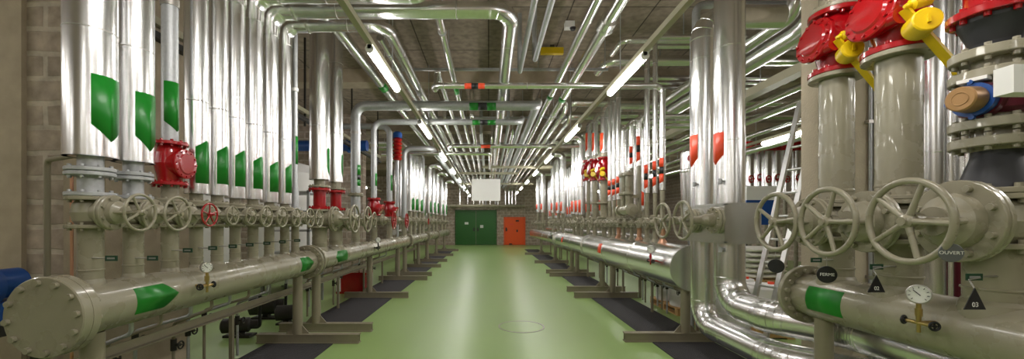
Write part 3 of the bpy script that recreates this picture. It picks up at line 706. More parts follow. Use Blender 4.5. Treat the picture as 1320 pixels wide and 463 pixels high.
# beige risers with red weighted check valves
for i, (u, r) in enumerate(((779, .085), (767, .06), (758.5, .05))):
    y = YR(u); z0 = VZR + .1; z1 = ZP(233, y)
    t = thing('riser_pipe', '%s grey-beige riser under the cluster of red check valves, orange-marked row' % ('widest', 'middle', 'slimmest')[i], 'pipe', (XR, y, z0), 'beige risers of the orange-marked row')
    MB().cyl((XR, y, z0), (XR, y, z1), r, n=20).flange((XR, y, z0 + .015), (0, 0, 1), r * 1.8, .028, 8, both=False).flange((XR, y, ZP(262, y)), (0, 0, 1), r * 1.8, .03, 8).build('pipe_body', 'beige', t)
    check_valve('red check valve, %s of the far cluster of three with yellow weights' % ('nearest', 'middle', 'farthest')[i], (XR, y, z1), .9, -1, True, height=.5, group='red check valves')
    insulated('aluminium pipe with orange tape standing on the %s red check valve of the far cluster' % ('nearest', 'middle', 'farthest')[i], XR, y, z1 + .5, z1 + .6, [(XR, y, CH + 2.55), (XR + 1.0, y, CH + 2.55)], max(r, .07), r, ('clad', 'beige'), [('orange', ZP(193, y), ZP(172, y), .05, 0)], -1, GO, n=20)
    gate_valve(.06, .115, .1, .3, .15, 5, 'beige', .3, 'beige gate valve below the far cluster of red check valves, %s of three' % ('nearest', 'middle', 'farthest')[i], (XR, y, VZR), PI, GVR)
    MB().cyl((XR, y, ZC + .2), (XR, y, VZR - .1), .05, n=16).build('riser', 'beige', CLADHEAD)
farR = [(750, .09), (745, .09), (740, .09), (726, .1), (720, .1), (713, .09), (700, .12), (694, .12)]
for i, (u, r) in enumerate(farR):
    y = YR(u)
    pth = [(XR, y, CH + 2.5), (XR + 1.0, y, CH + 2.5)] if i % 3 else [(XR, y, CH + 2.33), (2.1, y, CH + 2.33), (2.1, y + .8, CH + 2.33)]
    insulated('white-lit aluminium pipe with low orange band, %s beyond the red cluster, orange-marked row' % ORD[i], XR, y, VZR + HF, ZP(277 - i * .5, y), pth, r, .06, ('clad', 'beige'), [('orange', ZP(274 - i * .6, y), ZP(258 + i * .8, y), 0, 0)], -1, GO, seam=1.5, n=20)
    gate_valve(.06, .115, HF, .32, .12, 5, 'beige', .3, 'far beige gate valve, %s beyond the red cluster, orange-marked row' % ORD[i], (XR, y, VZR), PI, GVR)
    MB().cyl((XR, y, ZC + .18), (XR, y, VZR - HF), .05, n=16).build('riser', 'beige', CLADHEAD)
# far pipes of the green-marked row
for i, y in enumerate(farY):
    r = (.13 if i < 3 else .11) if i != 3 else .06
    u = U0 + XL * F / y
    zx = CH + 2.33
    pth = [(XL, y, zx), (-2.05, y, zx), (-2.05, y + .9, zx)] if i in (4, 6, 8) else [(XL, y, zx + .15), (XL - 1.2, y, zx + .15)]
    insulated('far %s pipe, %s beyond the second flanged joint, green-marked row' % ('slim grey' if i == 3 else 'white-lit aluminium', ORD[i]), XL, y, VT, ZP(272 + i * .8, y), pth, r, .06, ('galv' if i == 3 else 'clad', 'beige'), [] if i == 3 else [('green', ZP(271 + i * .7, y), ZP(257 + i * 1.0, y), 0, .06)], 1, GP, seam=1.4, n=20)

# horizontal strainer on the orange-marked row
y = YR(822)
t = thing('strainer', 'fat horizontal beige strainer lying above the small valves, two short pipes on top', 'pipe fitting', (2.3, y, ZP(271, y)))
MB().lathe([(-.3, .04), (-.28, .1), (-.22, .1), (-.22, .075), (.2, .075), (.2, .1), (.26, .1), (.26, .05)], (2.3, y, ZP(271, y)), (0, 1, 0), 24).build('body', 'beige', t)
for dy in (-.12, .1):
    k = MB().cyl((2.3, y + dy, ZP(271, y) + .06), (2.3, y + dy, ZP(222, y)), .045, n=18)
    for v in (250, 226): k.flange((2.3, y + dy, ZP(v, y)), (0, 0, 1), .085, .04, 8)
    k.build('branch', 'beige', t)
MB().lathe([(0, .07), (.05, .07), (.06, .03), (.1, .03)], (2.3, y + .26, ZP(271, y)), (0, 1, 0), 16).build('cap', 'black', t)
MB().bar((2.3, y - .12, ZP(254, y)), (2.47, y - .12, ZP(254, y)), .05, .05).build('bracket', 'beige', t)

# ------------------------------------------------------------------ second rows behind the headers
def back_row(X, side, Ys, nm, mk):
    zh = 1.22
    t = thing('back_header', 'slim jacketed header pipe hidden behind the %s row' % nm, 'pipe', (X, Ys[0], zh), 'slim headers behind the rows')
    MB().cyl((X, Ys[0] - .3, zh), (X, Ys[-1] + .3, zh), .09, n=24).build('jacket', 'cladh', t)
    y = Ys[0] + .2
    while y < Ys[-1]:
        MB().cyl((X, y, 0), (X, y, zh - .085), .03, n=12).build('leg', 'beige2', t); y += 2.9
    for i, y in enumerate(Ys):
        t = thing('return_pipe', 'thin aluminium pipe in the second row behind the %s row, %s' % (nm, (ORD + ['twenty-first', 'twenty-second', 'twenty-third', 'twenty-fourth', 'twenty-fifth', 'twenty-sixth', 'twenty-seventh', 'twenty-eighth'])[i] + ' down the aisle'), 'pipe', (X, y, zh + .09), 'second-row pipes behind the %s row' % nm)
        r = (.055, .045, .06)[i % 3]
        mb = MB().tube(fillet([(X, y, 1.75), (X, y, CH + 2.2), (X + side * .45, y, CH + 2.2)], .14), r, 16); mb.build('jacket', 'clad', t)
        MB().cyl((X, y, zh + .08), (X, y, 1.76), r * .6, n=12).lathe([(-.05, r * .6), (-.045, r * 1.5), (-.025, r * 1.5), (-.02, r * .8), (.0, r * 1.1), (.02, r * .8), (.025, r * 1.5), (.045, r * 1.5), (.05, r * .6)], (X, y, 1.56), (0, 0, 1), 16).build('neck', 'beige', t)
        MB().torus((X - side * .14, y, 1.56), (1, 0, 0), .05, .008, 20, 8).bar((X - side * .14, y - .045, 1.56), (X - side * .14, y + .045, 1.56), .01, .01).cyl((X - side * .14, y, 1.56), (X - side * .03, y, 1.56), .01, n=8).build('handwheel', 'beige', t)
        if i % 3 != 1: MB().patch((X, y, 0), (0, 0, 1), (-side, 0, 0), r, 1.2, 1.85, 2.1, 0, .04).build('flow_marker', mk, t)
ysr = [6.85 + .5 * k for k in range(28)]
ysr = [y for y in ysr if all(abs(y - q) > .13 for q in (YR(824), YR(814.5), YR(804)))]
back_row(3.05, 1, ysr, 'orange-marked', 'orange')
back_row(-2.95, -1, [12.7 + .62 * k for k in range(15)], 'green-marked', 'green')

# ------------------------------------------------------------------ overhead pipes along the aisle
GA = 'pipes running along the aisle ceiling'
def overhead(label, X, H, y0, y1, r, m='cladh', bend0=None, bend1='down', marks=(), sockets=(), seam=2.0):
    z = CH + H
    pts = [(X, y0, z), (X, y1, z)]
    if bend0 == 'up': pts = [(X, y0, WZ)] + pts
    if bend1 == 'up': pts.append((X, y1, WZ))
    if bend1 == 'down': pts.append((X, y1, 2.78))
    t = thing('overhead_pipe', label, 'pipe', (X, y0, z), GA)
    mb = MB().tube(fillet(pts, r * 2.6), r, 20)
    if m == 'cladh': seams(mb, [(X, y0, z), (X, y1, z)], r, seam)
    mb.build('jacket', m, t)
    for s0, s1, c in marks: MB().patch((X, 0, z), (0, 1, 0), (-X * .3, 0, -1), r, 1.1, s0, s1).build('flow_marker', c, t)
    for s in sockets:
        MB().lathe([(-.16, r), (-.16, r * 1.35), (.0, r * 1.35), (.0, r * 1.5), (.05, r * 1.5), (.05, r)], (X, s, z), (0, 1, 0), 24, False).build('socket', m, t)
    Yh = max(y0 + .5, 3.0)
    while Yh < y1 - .3:
        MB().cyl((X, Yh, z + r * .9), (X, Yh, WZ), .006, n=6).build('hanger_rod', 'galv', t)
        MB().lathe([(-.015, r), (-.015, r * 1.08), (.015, r * 1.08), (.015, r)], (X, Yh, z), (0, 1, 0), 18, False).build('hanger_ring', 'galv', t)
        Yh += 5.5
    return t
def ylv(v, H): return H * F / (V0 - v)
overhead('double-wide overhead pipe outside the lamp row on the green-marked side, green and yellow tape', -1.95, 2.52, 1.0, 26.9, .082, marks=[(ylv(127, 2.33), ylv(121, 2.33) , 'green')])
overhead('slim overhead pipe just inside the lamp row on the green-marked side', -1.42, 2.42, 5.2, 26.9, .045)
overhead('overhead pipe coming down from the ceiling behind the big cross pipe, green tape', -.6, 2.48, 4.66, 26.9, .052, bend0='up', marks=[(ylv(128, 2.33) - .3, ylv(128, 2.33) + .05, 'green')])
overhead('slim grey overhead pipe ending in an upward bend, first right of the big elbow', .48, 2.33, .5, 6.2, .034, 'galv', bend1='up')
overhead('slim grey overhead pipe ending in an upward bend, next to the yellow ceiling bracket', .66, 2.33, .5, 5.75, .034, 'galv', bend1='up')
overhead('long overhead pipe with green tape, inner of two beside the lamps on the orange-marked side', 1.13, 2.33, .2, 26.9, .056, marks=[(ylv(128, 2.33) - .1, ylv(122, 2.33), 'green')])
overhead('long overhead pipe with a wide socket joint, outer of two beside the orange-side lamps', 1.38, 2.33, .2, 26.9, .074, marks=[(ylv(130, 2.33) - .1, ylv(124, 2.33), 'green')], sockets=[ylv(32, 2.33)])
for i, (X, y0, r, m) in enumerate(((-1.02, 9.2, .05, 'cladh'), (-.38, 9.0, .05, 'cladh'), (.47, 9.6, .04, 'galv'), (.62, 10.3, .045, 'cladh'), (1.58, 8.2, .06, 'cladh'), (1.82, 9.0, .05, 'cladh'), (.1, 11.2, .045, 'cladh'), (-.2, 10.6, .04, 'galv'))):
    overhead('%s overhead pipe starting in the middle of the aisle, %s of the far bundle' % ('grey' if m == 'galv' else 'shiny', ORD[i]), X, 2.33, y0, 26.9, r, m, bend0='up')
# cross pipes further down the aisle
GX = 'cross pipes further down the aisle'
def cross(label, x0, x1, Y, H, r, m='cladh', marks=(), e0=None, e1=None):
    z = CH + H; pts = [(x0, Y, z), (x1, Y, z)]
    if e0: pts = [(x0, Y + e0[0], z + e0[1])] + pts
    if e1: pts.append((x1, Y + e1[0], z + e1[1]))
    t = thing('cross_pipe', label, 'pipe', (x0, Y, z), GX)
    mb = MB().tube(fillet(pts, r * 2.6), r, 18); mb.build('jacket', m, t)
    for a, b, c in marks: MB().patch((0, Y, z), (1, 0, 0), (0, -1, -.6), r, 1.0, a, b).build('flow_marker', c, t)
Y7 = 2.0 * F / (V0 - 188.5)
cross('cross pipe with a short orange band, joining the orange-marked row', XP(578, Y7), XR - .16, Y7, 2.0, .05, marks=[(XP(620, Y7), XP(632, Y7), 'orange')], e0=(.4, .0))
Y8 = 2.0 * F / (V0 - 198)
cross('cross pipe turning down the aisle from the green-marked row', XL + .16, XP(632, Y8), Y8, 2.0, .05, e1=(3, 0))
for i, (v, u0, u1, H) in enumerate(((215.5, 622, 712, 2.0), (223.5, 592, 668, 2.0), (237, 594, 688, 2.0))):
    Y = H * F / (V0 - v)
    t = thing('steel_crossbar', 'pale steel cross bar under the ceiling pipes, %s' % ('first beyond the orange-banded cross pipe', 'second beyond the orange-banded cross pipe', 'behind the hanging white panel')[i], 'beam', (XP(u0, Y), Y, CH + H), 'cross bars under the ceiling pipes')
    MB().box((XP(u0, Y), Y - .05, CH + H - .04), (XP(u1, Y), Y + .05, CH + H + .04)).build('bar', 'track', t)
    for u in (u0 + 2, u1 - 2):
        MB().cyl((XP(u, Y), Y, CH + H + .04), (XP(u, Y), Y, WZ), .008, n=8).build('hanger_rod', 'galv', t)
# hangers with channel carrying the pipes
for i, Y in enumerate((6.7, 9.75, 12.9, 16.2, 19.6, 23)):
    t = thing('pipe_hanger', 'dark channel hanger across the aisle ceiling, %s from the front' % ORD[i], 'hanger', (0, Y, CH + 2.45), 'ceiling hangers for the pipes')
    MB().box((-1.8, Y - .02, CH + 2.56), (2.0, Y + .02, CH + 2.6)).build('channel', 'galv', t)
    for x in (-1.75, -.67, .25 - .0 + .58, 1.95):
        MB().cyl((x, Y, CH + 2.6), (x, Y, WZ), .006, n=8).build('hanger_rod', 'galv', t)
# collector at the back wall
t = thing('cross_pipe', 'pale collector pipe on the back wall above the green double door', 'pipe', (-2, 26.9, 2.7), GX)
MB().cyl((-2.6, 26.9, 2.68), (2.4, 26.9, 2.68), .1, n=20).build('jacket', 'beige', t)

# ------------------------------------------------------------------ lighting tracks
HL = 1.8
def track(x, label, y0, y1):
    t = thing('light_track', label, 'lighting track', (x, y0, CH + HL + .05), 'lighting tracks')
    MB().box((x - .03, y0, CH + HL + .045), (x + .03, y1, CH + HL + .105)).build('rail', 'track', t)
    y = y0 + .8
    while y < y1:
        MB().cyl((x, y, CH + HL + .105), (x, y, WZ), .006, n=8).build('hanger_rod', 'galv', t); y += 3.1
def lamp(x, y, label, L=1.22):
    t = thing('ceiling_light', label, 'lamp', (x, y, CH + HL), 'fluorescent lamps')
    z = CH + HL
    MB().box((x - .024, y - .02, z + .03), (x + .024, y + L + .02, z + .05)).build('housing', 'white', t)
    for yy in (y - .02, y + L): MB().lathe([(0, .044), (.02, .044)], (x, yy, z), (0, 1, 0), 12).box((x - .02, yy, z), (x + .02, yy + .02, z + .035)).build('end_cap', 'white', t)
    MB().lathe([(0, .04), (L, .04)], (x, y, z), (0, 1, 0), 8, False).build('diffuser', 'lamp', t)
track(-.683 * HL, 'long lighting track with lamps on the green-marked side of the aisle', -5, 26.5)
track(.933 * HL, 'long lighting track with lamps on the orange-marked side of the aisle', -5, 26.5)
for x, ys0, step, nm in ((-.683 * HL, 4.13, 2.98, 'green-marked'), (.933 * HL, 4.3, 3.1, 'orange-marked')):
    y = ys0 - 3 * step; k = 0
    while y < 26:
        lamp(x, y, 'lit fluorescent lamp on the %s side, %s' % (nm, ('%s one down the aisle' % ORD[k]) if y > 4 else 'overhead before the aisle, %d steps back' % round((ys0 - y) / step))); 
        if y > 4: k += 1
        y += step
k = 0
for x in (6.2, -6.2):
    ys_ = (1.0, 4.2, 7.8, 11.2, 14.6, 18, 21.4) if x > 0 else (-4.0, -1, 1.4, 5.6, 9.2, 15, 19)
    for y in ys_:
        lamp(x, y, 'lit fluorescent lamp in the side hall behind the %s row, %s' % ('orange-marked' if x > 0 else 'green-marked', ORD[ys_.index(y)])); k += 1
    track(x, 'lighting track in the side hall behind the %s row' % ('orange-marked' if x > 0 else 'green-marked'), ys_[0] - .5, 23)

for x, nm in ((4.5, 'orange-marked'),):  # added track and lamps out of view, to brighten the pillar and shiny pipes
    track(x, 'added unseen fill-light track near the camera beside the %s row' % nm, -4.5, 2.6)
    for k, y in enumerate((-2.4, .6)):
        lamp(x, y, 'added unseen fill lamp on the short track beside the %s row, %s' % (nm, ORD[k]))

# ------------------------------------------------------------------ hanging panel, ceiling bits, manhole
Y = 18.0
t = thing('hanging_panel', 'plain white rectangular panel hanging above the aisle before the green door', 'panel', (XP(626.5, Y), Y, ZP(259, Y)))
MB().box((XP(608, Y), Y - .02, ZP(259, Y)), (XP(645, Y), Y + .02, ZP(231, Y))).build('board', 'white', t)
for u in (612, 641): MB().cyl((XP(u, Y), Y, ZP(231, Y)), (XP(u, Y), Y, WZ), .006, n=8).build('hanger_rod', 'galv', t)
Y = 5.8; x = XP(672, Y)
t = thing('manhole_cover', 'round manhole cover flush in the green floor', 'manhole', (x, Y, 0))
MB().lathe([(0, .31), (.003, .31), (.004, .305)], (x, Y, 0), (0, 0, 1), 48).build('cover', 'floor', t)
MB().lathe([(0, .315), (.0045, .315), (.0045, .335), (0, .335)], (x, Y, 0), (0, 0, 1), 48, False).build('rim', 'steel', t)
Y = 7.3
t = thing('ceiling_bracket', 'yellow bar bracket fixed under the ceiling', 'bracket', (XP(711, Y), Y, ZP(66, Y)))
MB().bar((XP(697, Y), Y, ZP(66, Y)), (XP(726, Y), Y, ZP(66, Y)), .09, .11).build('bar', 'yellow', t)
MB().box((XP(709, Y), Y - .04, ZP(66, Y) + .05), (XP(714, Y), Y + .04, WZ)).build('post', 'dark', t)
Y = 6.4
t = thing('smoke_detector', 'small white box-shaped detector on the ceiling', 'detector', (XP(734, Y), Y, ZP(33, Y)))
MB().box((XP(728, Y), Y - .06, ZP(37, Y)), (XP(740, Y), Y + .06, ZP(37, Y) + .1)).build('housing', 'white', t)
MB().lathe([(0, .05), (.04, .035)], (XP(738, Y), Y - .03, ZP(37, Y)), (0, 0, -1), 16).build('sensor', 'black', t)
MB().cyl((XP(734, Y), Y, ZP(37, Y) + .1), (XP(734, Y), Y, WZ), .012, n=8).build('stalk', 'galv', t)

# ------------------------------------------------------------------ gauges, tags, labels
def gauge(label, X, y, Z, r, side, m='brass', face=(0, 0, 0), size=.052):
    """pressure gauge with two taps on the aisle side of a header"""
    t = thing('pressure_gauge', label, 'gauge', (X, y, Z), 'pressure gauges on the headers')
    p = V((X + side * r * .97, y, Z + r * .2)); q = p + V((side * .085, 0, 0))
    MB().cyl(p, q, .011, n=12).cyl(q - V((0, .06, 0)), q + V((0, .06, 0)), .01, n=12).cyl(q, q + V((0, 0, .1)), .011, n=12).cyl(q + V((0, 0, .035)), q + V((0, 0, .075)), .017, n=6).cyl(q, q + V((0, 0, -.05)), .009, n=10).build('tap_body', m, t)
    for sy in (-1, 1):
        c = q + V((0, sy * .075, 0))
        MB().torus(c, (side * .3, sy, 0), .02, .006, 20, 8).cyl(c - V((0, sy * .02, 0)), c + V((0, sy * .006, 0)), .007, n=8).bar(c - V((0, 0, .02)), c + V((0, 0, .02)), .006, .006, (1, 0, 0)).bar(c - V((.02, 0, 0)), c + V((.02, 0, 0)), .006, .006).build('tap_handle', 'black', t)
    c = q + V((0, 0, .1 + size)); d = V(face).normalized()
    cs = MB().lathe([(-.04, size * .8), (-.034, size), (0, size), (.002, size * .9), (-.004, size * .9)], c, d, 28).build('case', 'steel', t)
    MB().lathe([(-.004, .0001), (-.003, size * .9)], c, d, 28, False).build('dial', 'dial', cs)
    up = V((0, 0, 1)); rt = d.cross(up).normalized()
    k = MB()
    for i in range(9):
        a = -.8 + i * (PI + 1.6) / 8; e = rt * math.cos(a) + up * math.sin(a)
        k.bar(c + e * size * .62 + d * .0, c + e * size * .8 + d * .0, .003, .002, d)
    e = rt * math.cos(.8) + up * math.sin(.8)
    k.bar(c - e * size * .2 + d * .001, c + e * size * .6 + d * .001, .004, .002, d); k.build('needle', 'black', cs)
gauge('pressure gauge with two black taps on the blind-flanged beige header', XL, 3.07, ZH, .155, 1, face=(.75, -.6, 0), size=.04)
gauge('black-tapped pressure gauge on the beige header beyond the flanged joint', XL, 7.83, ZH, .155, 1, 'dark', face=(.7, -.7, 0))
gauge('pressure gauge with brass cock and black taps on the front header beside the green band', XR, 2.1, .945, .16, -1, face=(-.75, -.66, .05), size=.05)
gauge('pressure gauge with red cock on the end of the aluminium-jacketed header', XR, 5.3, ZC, .276, -1, 'red', face=(-.7, -.7, 0))
gauge('small gauge on the far part of the aluminium-jacketed header', XR, YR(722), ZC, .24, -1, 'dark', face=(-.7, -.7, 0))
def text(body, size, loc, rot, parent, m, name='lettering'):
    cu = bpy.data.curves.new(name, 'FONT'); cu.body = body; cu.size = size; cu.align_x = 'CENTER'; cu.align_y = 'CENTER'; cu.extrude = .0006
    cu.materials.append(M[m]); to = bpy.data.objects.new('text_source', cu); C.objects.link(to); bpy.context.view_layer.update()
    me = bpy.data.meshes.new_from_object(to.evaluated_get(bpy.context.evaluated_depsgraph_get())); bpy.data.objects.remove(to)
    o = bpy.data.objects.new(name, me); C.objects.link(o)
    o.parent = parent; o.location = V(loc) - OFF[parent.name]; o.rotation_euler = rot; return o
def round_tag(label, c, r, d, m, body, top):
    t = thing('valve_tag', label, 'tag', c, 'round tags hanging on handwheels'); c = V(c); d = V(d).normalized()
    di = MB().lathe([(-.003, r - .002), (-.001, r), (.001, r), (.003, r - .002)], c, d, 32).build('disc', m, t)
    MB().tube([c + V((0, 0, r - .006)), V(top) - V((0, .004, .03)), V(top)], .0022, 6).build('wire', 'steel', t)
    if body:
        a = math.atan2(d.x, -d.y)
        text(body, r * .5, c + d * .004, (PI / 2, 0, a), di, 'dial')
yw = RY[1]
round_tag('black round tag lettered FERME below the second big handwheel', (2.06, yw - .005, ZP(354, yw)), .052, (-.35, -1, 0), 'black', 'FERME', (2.06, yw, VZR - .2))
yw = RY[0]
round_tag('plain black round tag below the handwheel next to the ladder', (2.06, yw - .01, ZP(343, yw)), .05, (-.8, -1, 0), 'black', None, (2.06, yw, VZR - .2))
yw = RY[2]
round_tag('grey round tag on the rim of the largest front handwheel', (2.06 + .012, yw - .175, ZP(326, yw - .17)), .042, (-.5, -1, 0), 'greytag', 'OUVERT', (2.06, yw - .165, VZR - .105))
def plate(label, X, y, rr, Z, side, w=.075):
    t = thing('valve_label', label, 'label', (X + side * rr, y - .02, Z), 'green label plates on the risers')
    yy = y - rr * .6; x0 = X + side * rr * .75; x1 = x0 + side * .1
    MB().cyl((x0, yy, Z), (x1 + side * .02, yy - .02, Z), .005, n=8).build('arm', 'steel', t)
    pl = MB().box((min(x1, x1 + side * w), yy - .026, Z - .016), (max(x1, x1 + side * w), yy - .02, Z + .016)).build('plate', 'plate', t)
    MB().box((min(x1, x1 + side * w) + .012, yy - .0268, Z - .005), (max(x1, x1 + side * w) - .012, yy - .026, Z + .005)).build('strip', 'grey', pl)
for i in range(9):
    plate('dark green label plate on the riser %s from the blind flange' % ORD[i], XL, nearY[i], rr_near[i], ZP(332, nearY[i]) if i < 2 else 1.3, 1, .07)
for i, v in enumerate((334, 342, 354)):
    plate('dark green label plate on the front riser %s' % ('by the pillar', 'between the two big handwheels', 'under the black cone reducers')[i], XR, RY[i], Rr[i], ZP(v, RY[i]), -1, .075)
for i, (u, v, s) in enumerate(((1130, 368, '02'), (1257, 388, '03'))):
    y = RY[i + 1] - .16; x = XP(u, y); z = ZP(v, y)
    t = thing('triangle_sign', 'black triangular sign %s standing on the front header' % s, 'sign', (x, y, z), 'triangle signs on the front header')
    a = .05
    tr = MB().add([(x - a, y, z - .04), (x + a, y, z - .04), (x, y, z + .06), (x - a, y + .004, z - .04), (x + a, y + .004, z - .04), (x, y + .004, z + .06)], [(0, 1, 2), (3, 5, 4), (0, 3, 4, 1), (1, 4, 5, 2), (2, 5, 3, 0)], False).build('plate', 'black', t)
    text(s, .03, (x, y - .001, z - .018), (PI / 2, 0, 0), tr, 'dial')
    MB().tube([(x, y + .002, z + .055), (x + .02, y + .04, z + .09), (XR - Rr[i + 1] * .8, y + .1, z + .1)], .003, 6).build('wire', 'steel', t)

# ------------------------------------------------------------------ drain lines under the headers
GD = 'thin drain lines under the headers'
def drain(label, X, y, z0, x2, kind):
    t = thing('drain_pipe', label, 'pipe', (X, y, z0), GD)
    MB().tube(fillet([(X, y, z0), (X, y, z0 - .12), (x2, y, z0 - .25), (x2, y, .03)], .05, 4), .014, 10).build('pipe_body', 'beige2' if kind % 2 else 'galv', t)
    z = .42 + .06 * (kind % 3)
    vb = MB().cyl((x2, y, z - .05), (x2, y, z + .05), .024, n=12).cyl((x2, y, z), (x2 - math.copysign(.06, X), y, z), .014, n=10).build('cock', 'dark', t)
    MB().torus((x2 - math.copysign(.065, X), y, z), (1, 0, 0), .032, .007, 20, 8).bar((x2 - math.copysign(.065, X), y - .03, z), (x2 - math.copysign(.065, X), y + .03, z), .008, .008).build('cock_wheel', 'dark', vb)
for i, y in enumerate((2.75, 3.0, 3.3, 3.55, 3.8, 4.1, 4.45, 6.3, 6.7, 7.2, 7.6, 9.0, 9.6)):
    drain('thin drain line with dark cock under the beige headers, %s from the front' % ORD[i], XL - .06, y, ZH - .13, -2.8 - .06 * (i % 3), i)
for i, y in enumerate((5.55, 5.9, 6.2, 6.5, 6.8, 7.1, 7.4, 7.65, 9.3, 9.8, 10.4)):
    drain('thin drain line with dark cock under the jacketed header, %s from its end cap' % ORD[i], XR + .08, y, ZC - .24, 2.9 + .05 * (i % 3), i + 1)

# ------------------------------------------------------------------ left side odds and ends
t = thing('vent_pipe', 'thin beige pipe in front of the block wall bending toward the widest insulated pipe', 'pipe', (XP(61, 3.15), 3.15, 0))
x = XP(61, 3.15)
MB().tube(fillet([(x, 3.15, 0), (x, 3.15, ZP(205, 3.1)), (XL - .06, 2.55, ZP(205, 2.9))], .06), .02, 14).build('pipe_body', 'beige2', t)
x = XP(92.5, 2.6)
t = thing('copper_pipe', 'thin bare copper pipe beside the nearest valve', 'pipe', (x, 2.6, 0)); MB().cyl((x, 2.6, 0), (x, 2.6, ZP(222, 2.6)), .009, n=12).build('pipe_body', 'copper', t)
t = thing('pump', 'blue pump on a steel stand beside the concrete pier, partly cut by the frame', 'pump', (-3.5, 2.85, 0))
MB().lathe([(-.12, .06), (-.1, .15), (-.02, .17), (.06, .17), (.08, .1), (.1, .1), (.11, .14), (.14, .14)], (-3.58, 2.75, 1.05), (0, -1, 0), 28).build('casing', 'blue', t)
MB().cyl((-3.62, 2.85, 1.05), (-3.62, 3.07, 1.05), .11, n=24).build('motor', 'blue', t)
MB().cyl((-3.58, 2.7, 1.1), (-3.58, 2.7, 1.25), .06, n=20).flange((-3.58, 2.7, 1.25), (0, 0, 1), .1, .025, 8).build('outlet', 'blue', t)
MB().box((-3.75, 2.62, .78), (-3.5, 3.05, .93)).build('foot', 'blue', t)
sd = MB().box((-3.95, 2.5, .7), (-3.42, 3.08, .78))
for px in (-3.92, -3.45):
    for py in (2.53, 3.05): sd.bar((px, py, 0), (px, py, .7), .05, .05)
tag(sd.build('steel_stand', 'dark', at=(-3.5, 2.9, 0)), 'dark steel stand carrying the blue pump', 'stand')
t = thing('cable_channel', 'dark steel channel running along the block wall end behind the green-marked pipes', 'channel', (-3.2, 3.4, CH + 1.82))
MB().box((-3.25, 3.4, CH + 1.78), (-3.17, 11.8, CH + 1.84)).build('channel', 'dark', t)
MB().box((-3.25, 3.4, CH + 1.92), (-3.19, 11.8, CH + 1.99)).build('lip', 'track', t)
for yy in (4.6, 7, 9.4, 11.6): MB().bar((-3.22, yy, CH + 1.7), (-3.22, yy, WZ), .03, .03).build('hanger', 'dark', t)
t = thing('blue_duct', 'blue horizontal duct crossing behind the green-marked row', 'duct', (-8, 10.6, ZP(186, 9.5)))
MB().cyl((-8.8, 9.7, ZP(186, 9.5)), (-2.95, 9.7, ZP(186, 9.5)), .13, n=24).flange((-3.4, 9.7, ZP(186, 9.5)), (1, 0, 0), .17, .04, 8).build('duct', 'blue', t)
Y = 10.6
t = thing('safety_valve', 'red ribbed valve with blue cap high above the far joint, green-marked row', 'valve', (-2.42, Y, ZP(207, Y)))
zq = ZP(207, Y)
MB().lathe([(0, .08)] + [(.05 * k, .13 if k % 2 else .09) for k in range(1, 12)] + [(.6, .08)], (-2.42, Y, zq), (0, 0, 1), 20).build('body', 'red', t)
MB().lathe([(.6, .12), (.72, .12), (.76, .08)], (-2.42, Y, zq), (0, 0, 1), 20).build('cap', 'blue', t)
MB().cyl((-2.42, Y, zq), (-2.42, Y, ZH + .14), .03, n=12).build('inlet', 'galv', t)
for i, (x, y, h) in enumerate(((-4.6, 9.0, 2.9), (-6.1, 8.3, 2.6))):
    t = thing('storage_tank', '%s pale upright tank standing in the side hall behind the green-marked row' % ('nearer', 'farther')[i], 'tank', (x, y, .1), 'pale tanks in the side hall')
    MB().lathe([(.15, .3), (.2, .6), (.35, .7), (h - .3, .7), (h - .1, .55), (h, .2)], (x, y, .0), (0, 0, 1), 36).build('shell', 'white', t)
    for a in range(3): MB().cyl((x + .5 * math.cos(a * 2.1), y + .5 * math.sin(a * 2.1), 0), (x + .5 * math.cos(a * 2.1), y + .5 * math.sin(a * 2.1), .3), .04, n=10).build('leg', 'grey', t)
t = thing('steel_rack', 'bare steel shelf rack behind the large valves of the green-marked row', 'rack', (-3.6, 7.6, 0))
for px in (-3.95, -3.25):
    for py in (7.2, 7.8): MB().bar((px, py, 0), (px, py, 2.1), .04, .04).build('post', 'galv', t)
for z in (.5, .95, 1.35, 1.7, 2.05): MB().box((-3.97, 7.18, z), (-3.23, 7.82, z + .03)).build('shelf', 'galv', t)
Y = 8.7
t = thing('red_box', 'red plastic box on the floor under the green-marked row', 'box', (-2.95, Y, 0))
MB().box((-3.25, Y - .2, 0), (-2.62, Y + .25, .42)).box((-3.27, Y - .22, .4), (-2.6, Y + .27, .45)).build('tub', 'red', t)
MB().box((-3.24, Y - .215, .05), (-3.15, Y - .2, .35)).build('side_notice', 'white', t)
for i, (x, y, w, h) in enumerate(((-3.3, 5.3, .22, .12), (-3.0, 5.95, .16, .14), (-3.5, 6.3, .25, .18))):
    t = thing('floor_pump', 'small dark pump unit on the floor below the beige headers, %s' % ('nearest', 'middle', 'farthest')[i], 'pump', (x, y, 0), 'dark pump units on the floor')
    MB().lathe([(-w, h * .5), (-w * .9, h * .8), (w * .5, h * .8), (w * .6, h * .5), (w, h * .5)], (x, y, h + .03), (1, .3, 0), 20).build('motor', 'dark', t)
    MB().box((x - w * .8, y - .09, 0), (x + w * .8, y + .09, .03)).box((x - .04, y - .05, .03), (x + .04, y + .05, h * .5)).build('foot', 'dark', t)
    MB().tube(fillet([(x + w * .7, y, h), (x + w * 1.2, y, h), (x + w * 1.2, y, .55)], .05), .02, 10).build('hose', 'black', t)

# ------------------------------------------------------------------ right hall
t = thing('ladder', 'aluminium ladder leaning beside the concrete pillar', 'ladder', (2.95, 4.5, 0))
a0, a1 = V((2.93, 4.62, 0)), V((3.6, 4.62, 2.9)); dv = V((.05, -.24, 0))
MB().bar(a0, a1, .026, .07, (0, 1, 0)).build('rail', 'ladder', t); MB().bar(a0 + dv, a1 + dv, .026, .07, (0, 1, 0)).build('rail', 'ladder', t)
for k in range(1, 11):
    p = a0.lerp(a1, k / 11); MB().cyl(p, p + dv, .014, n=10).build('rung', 'ladder', t)
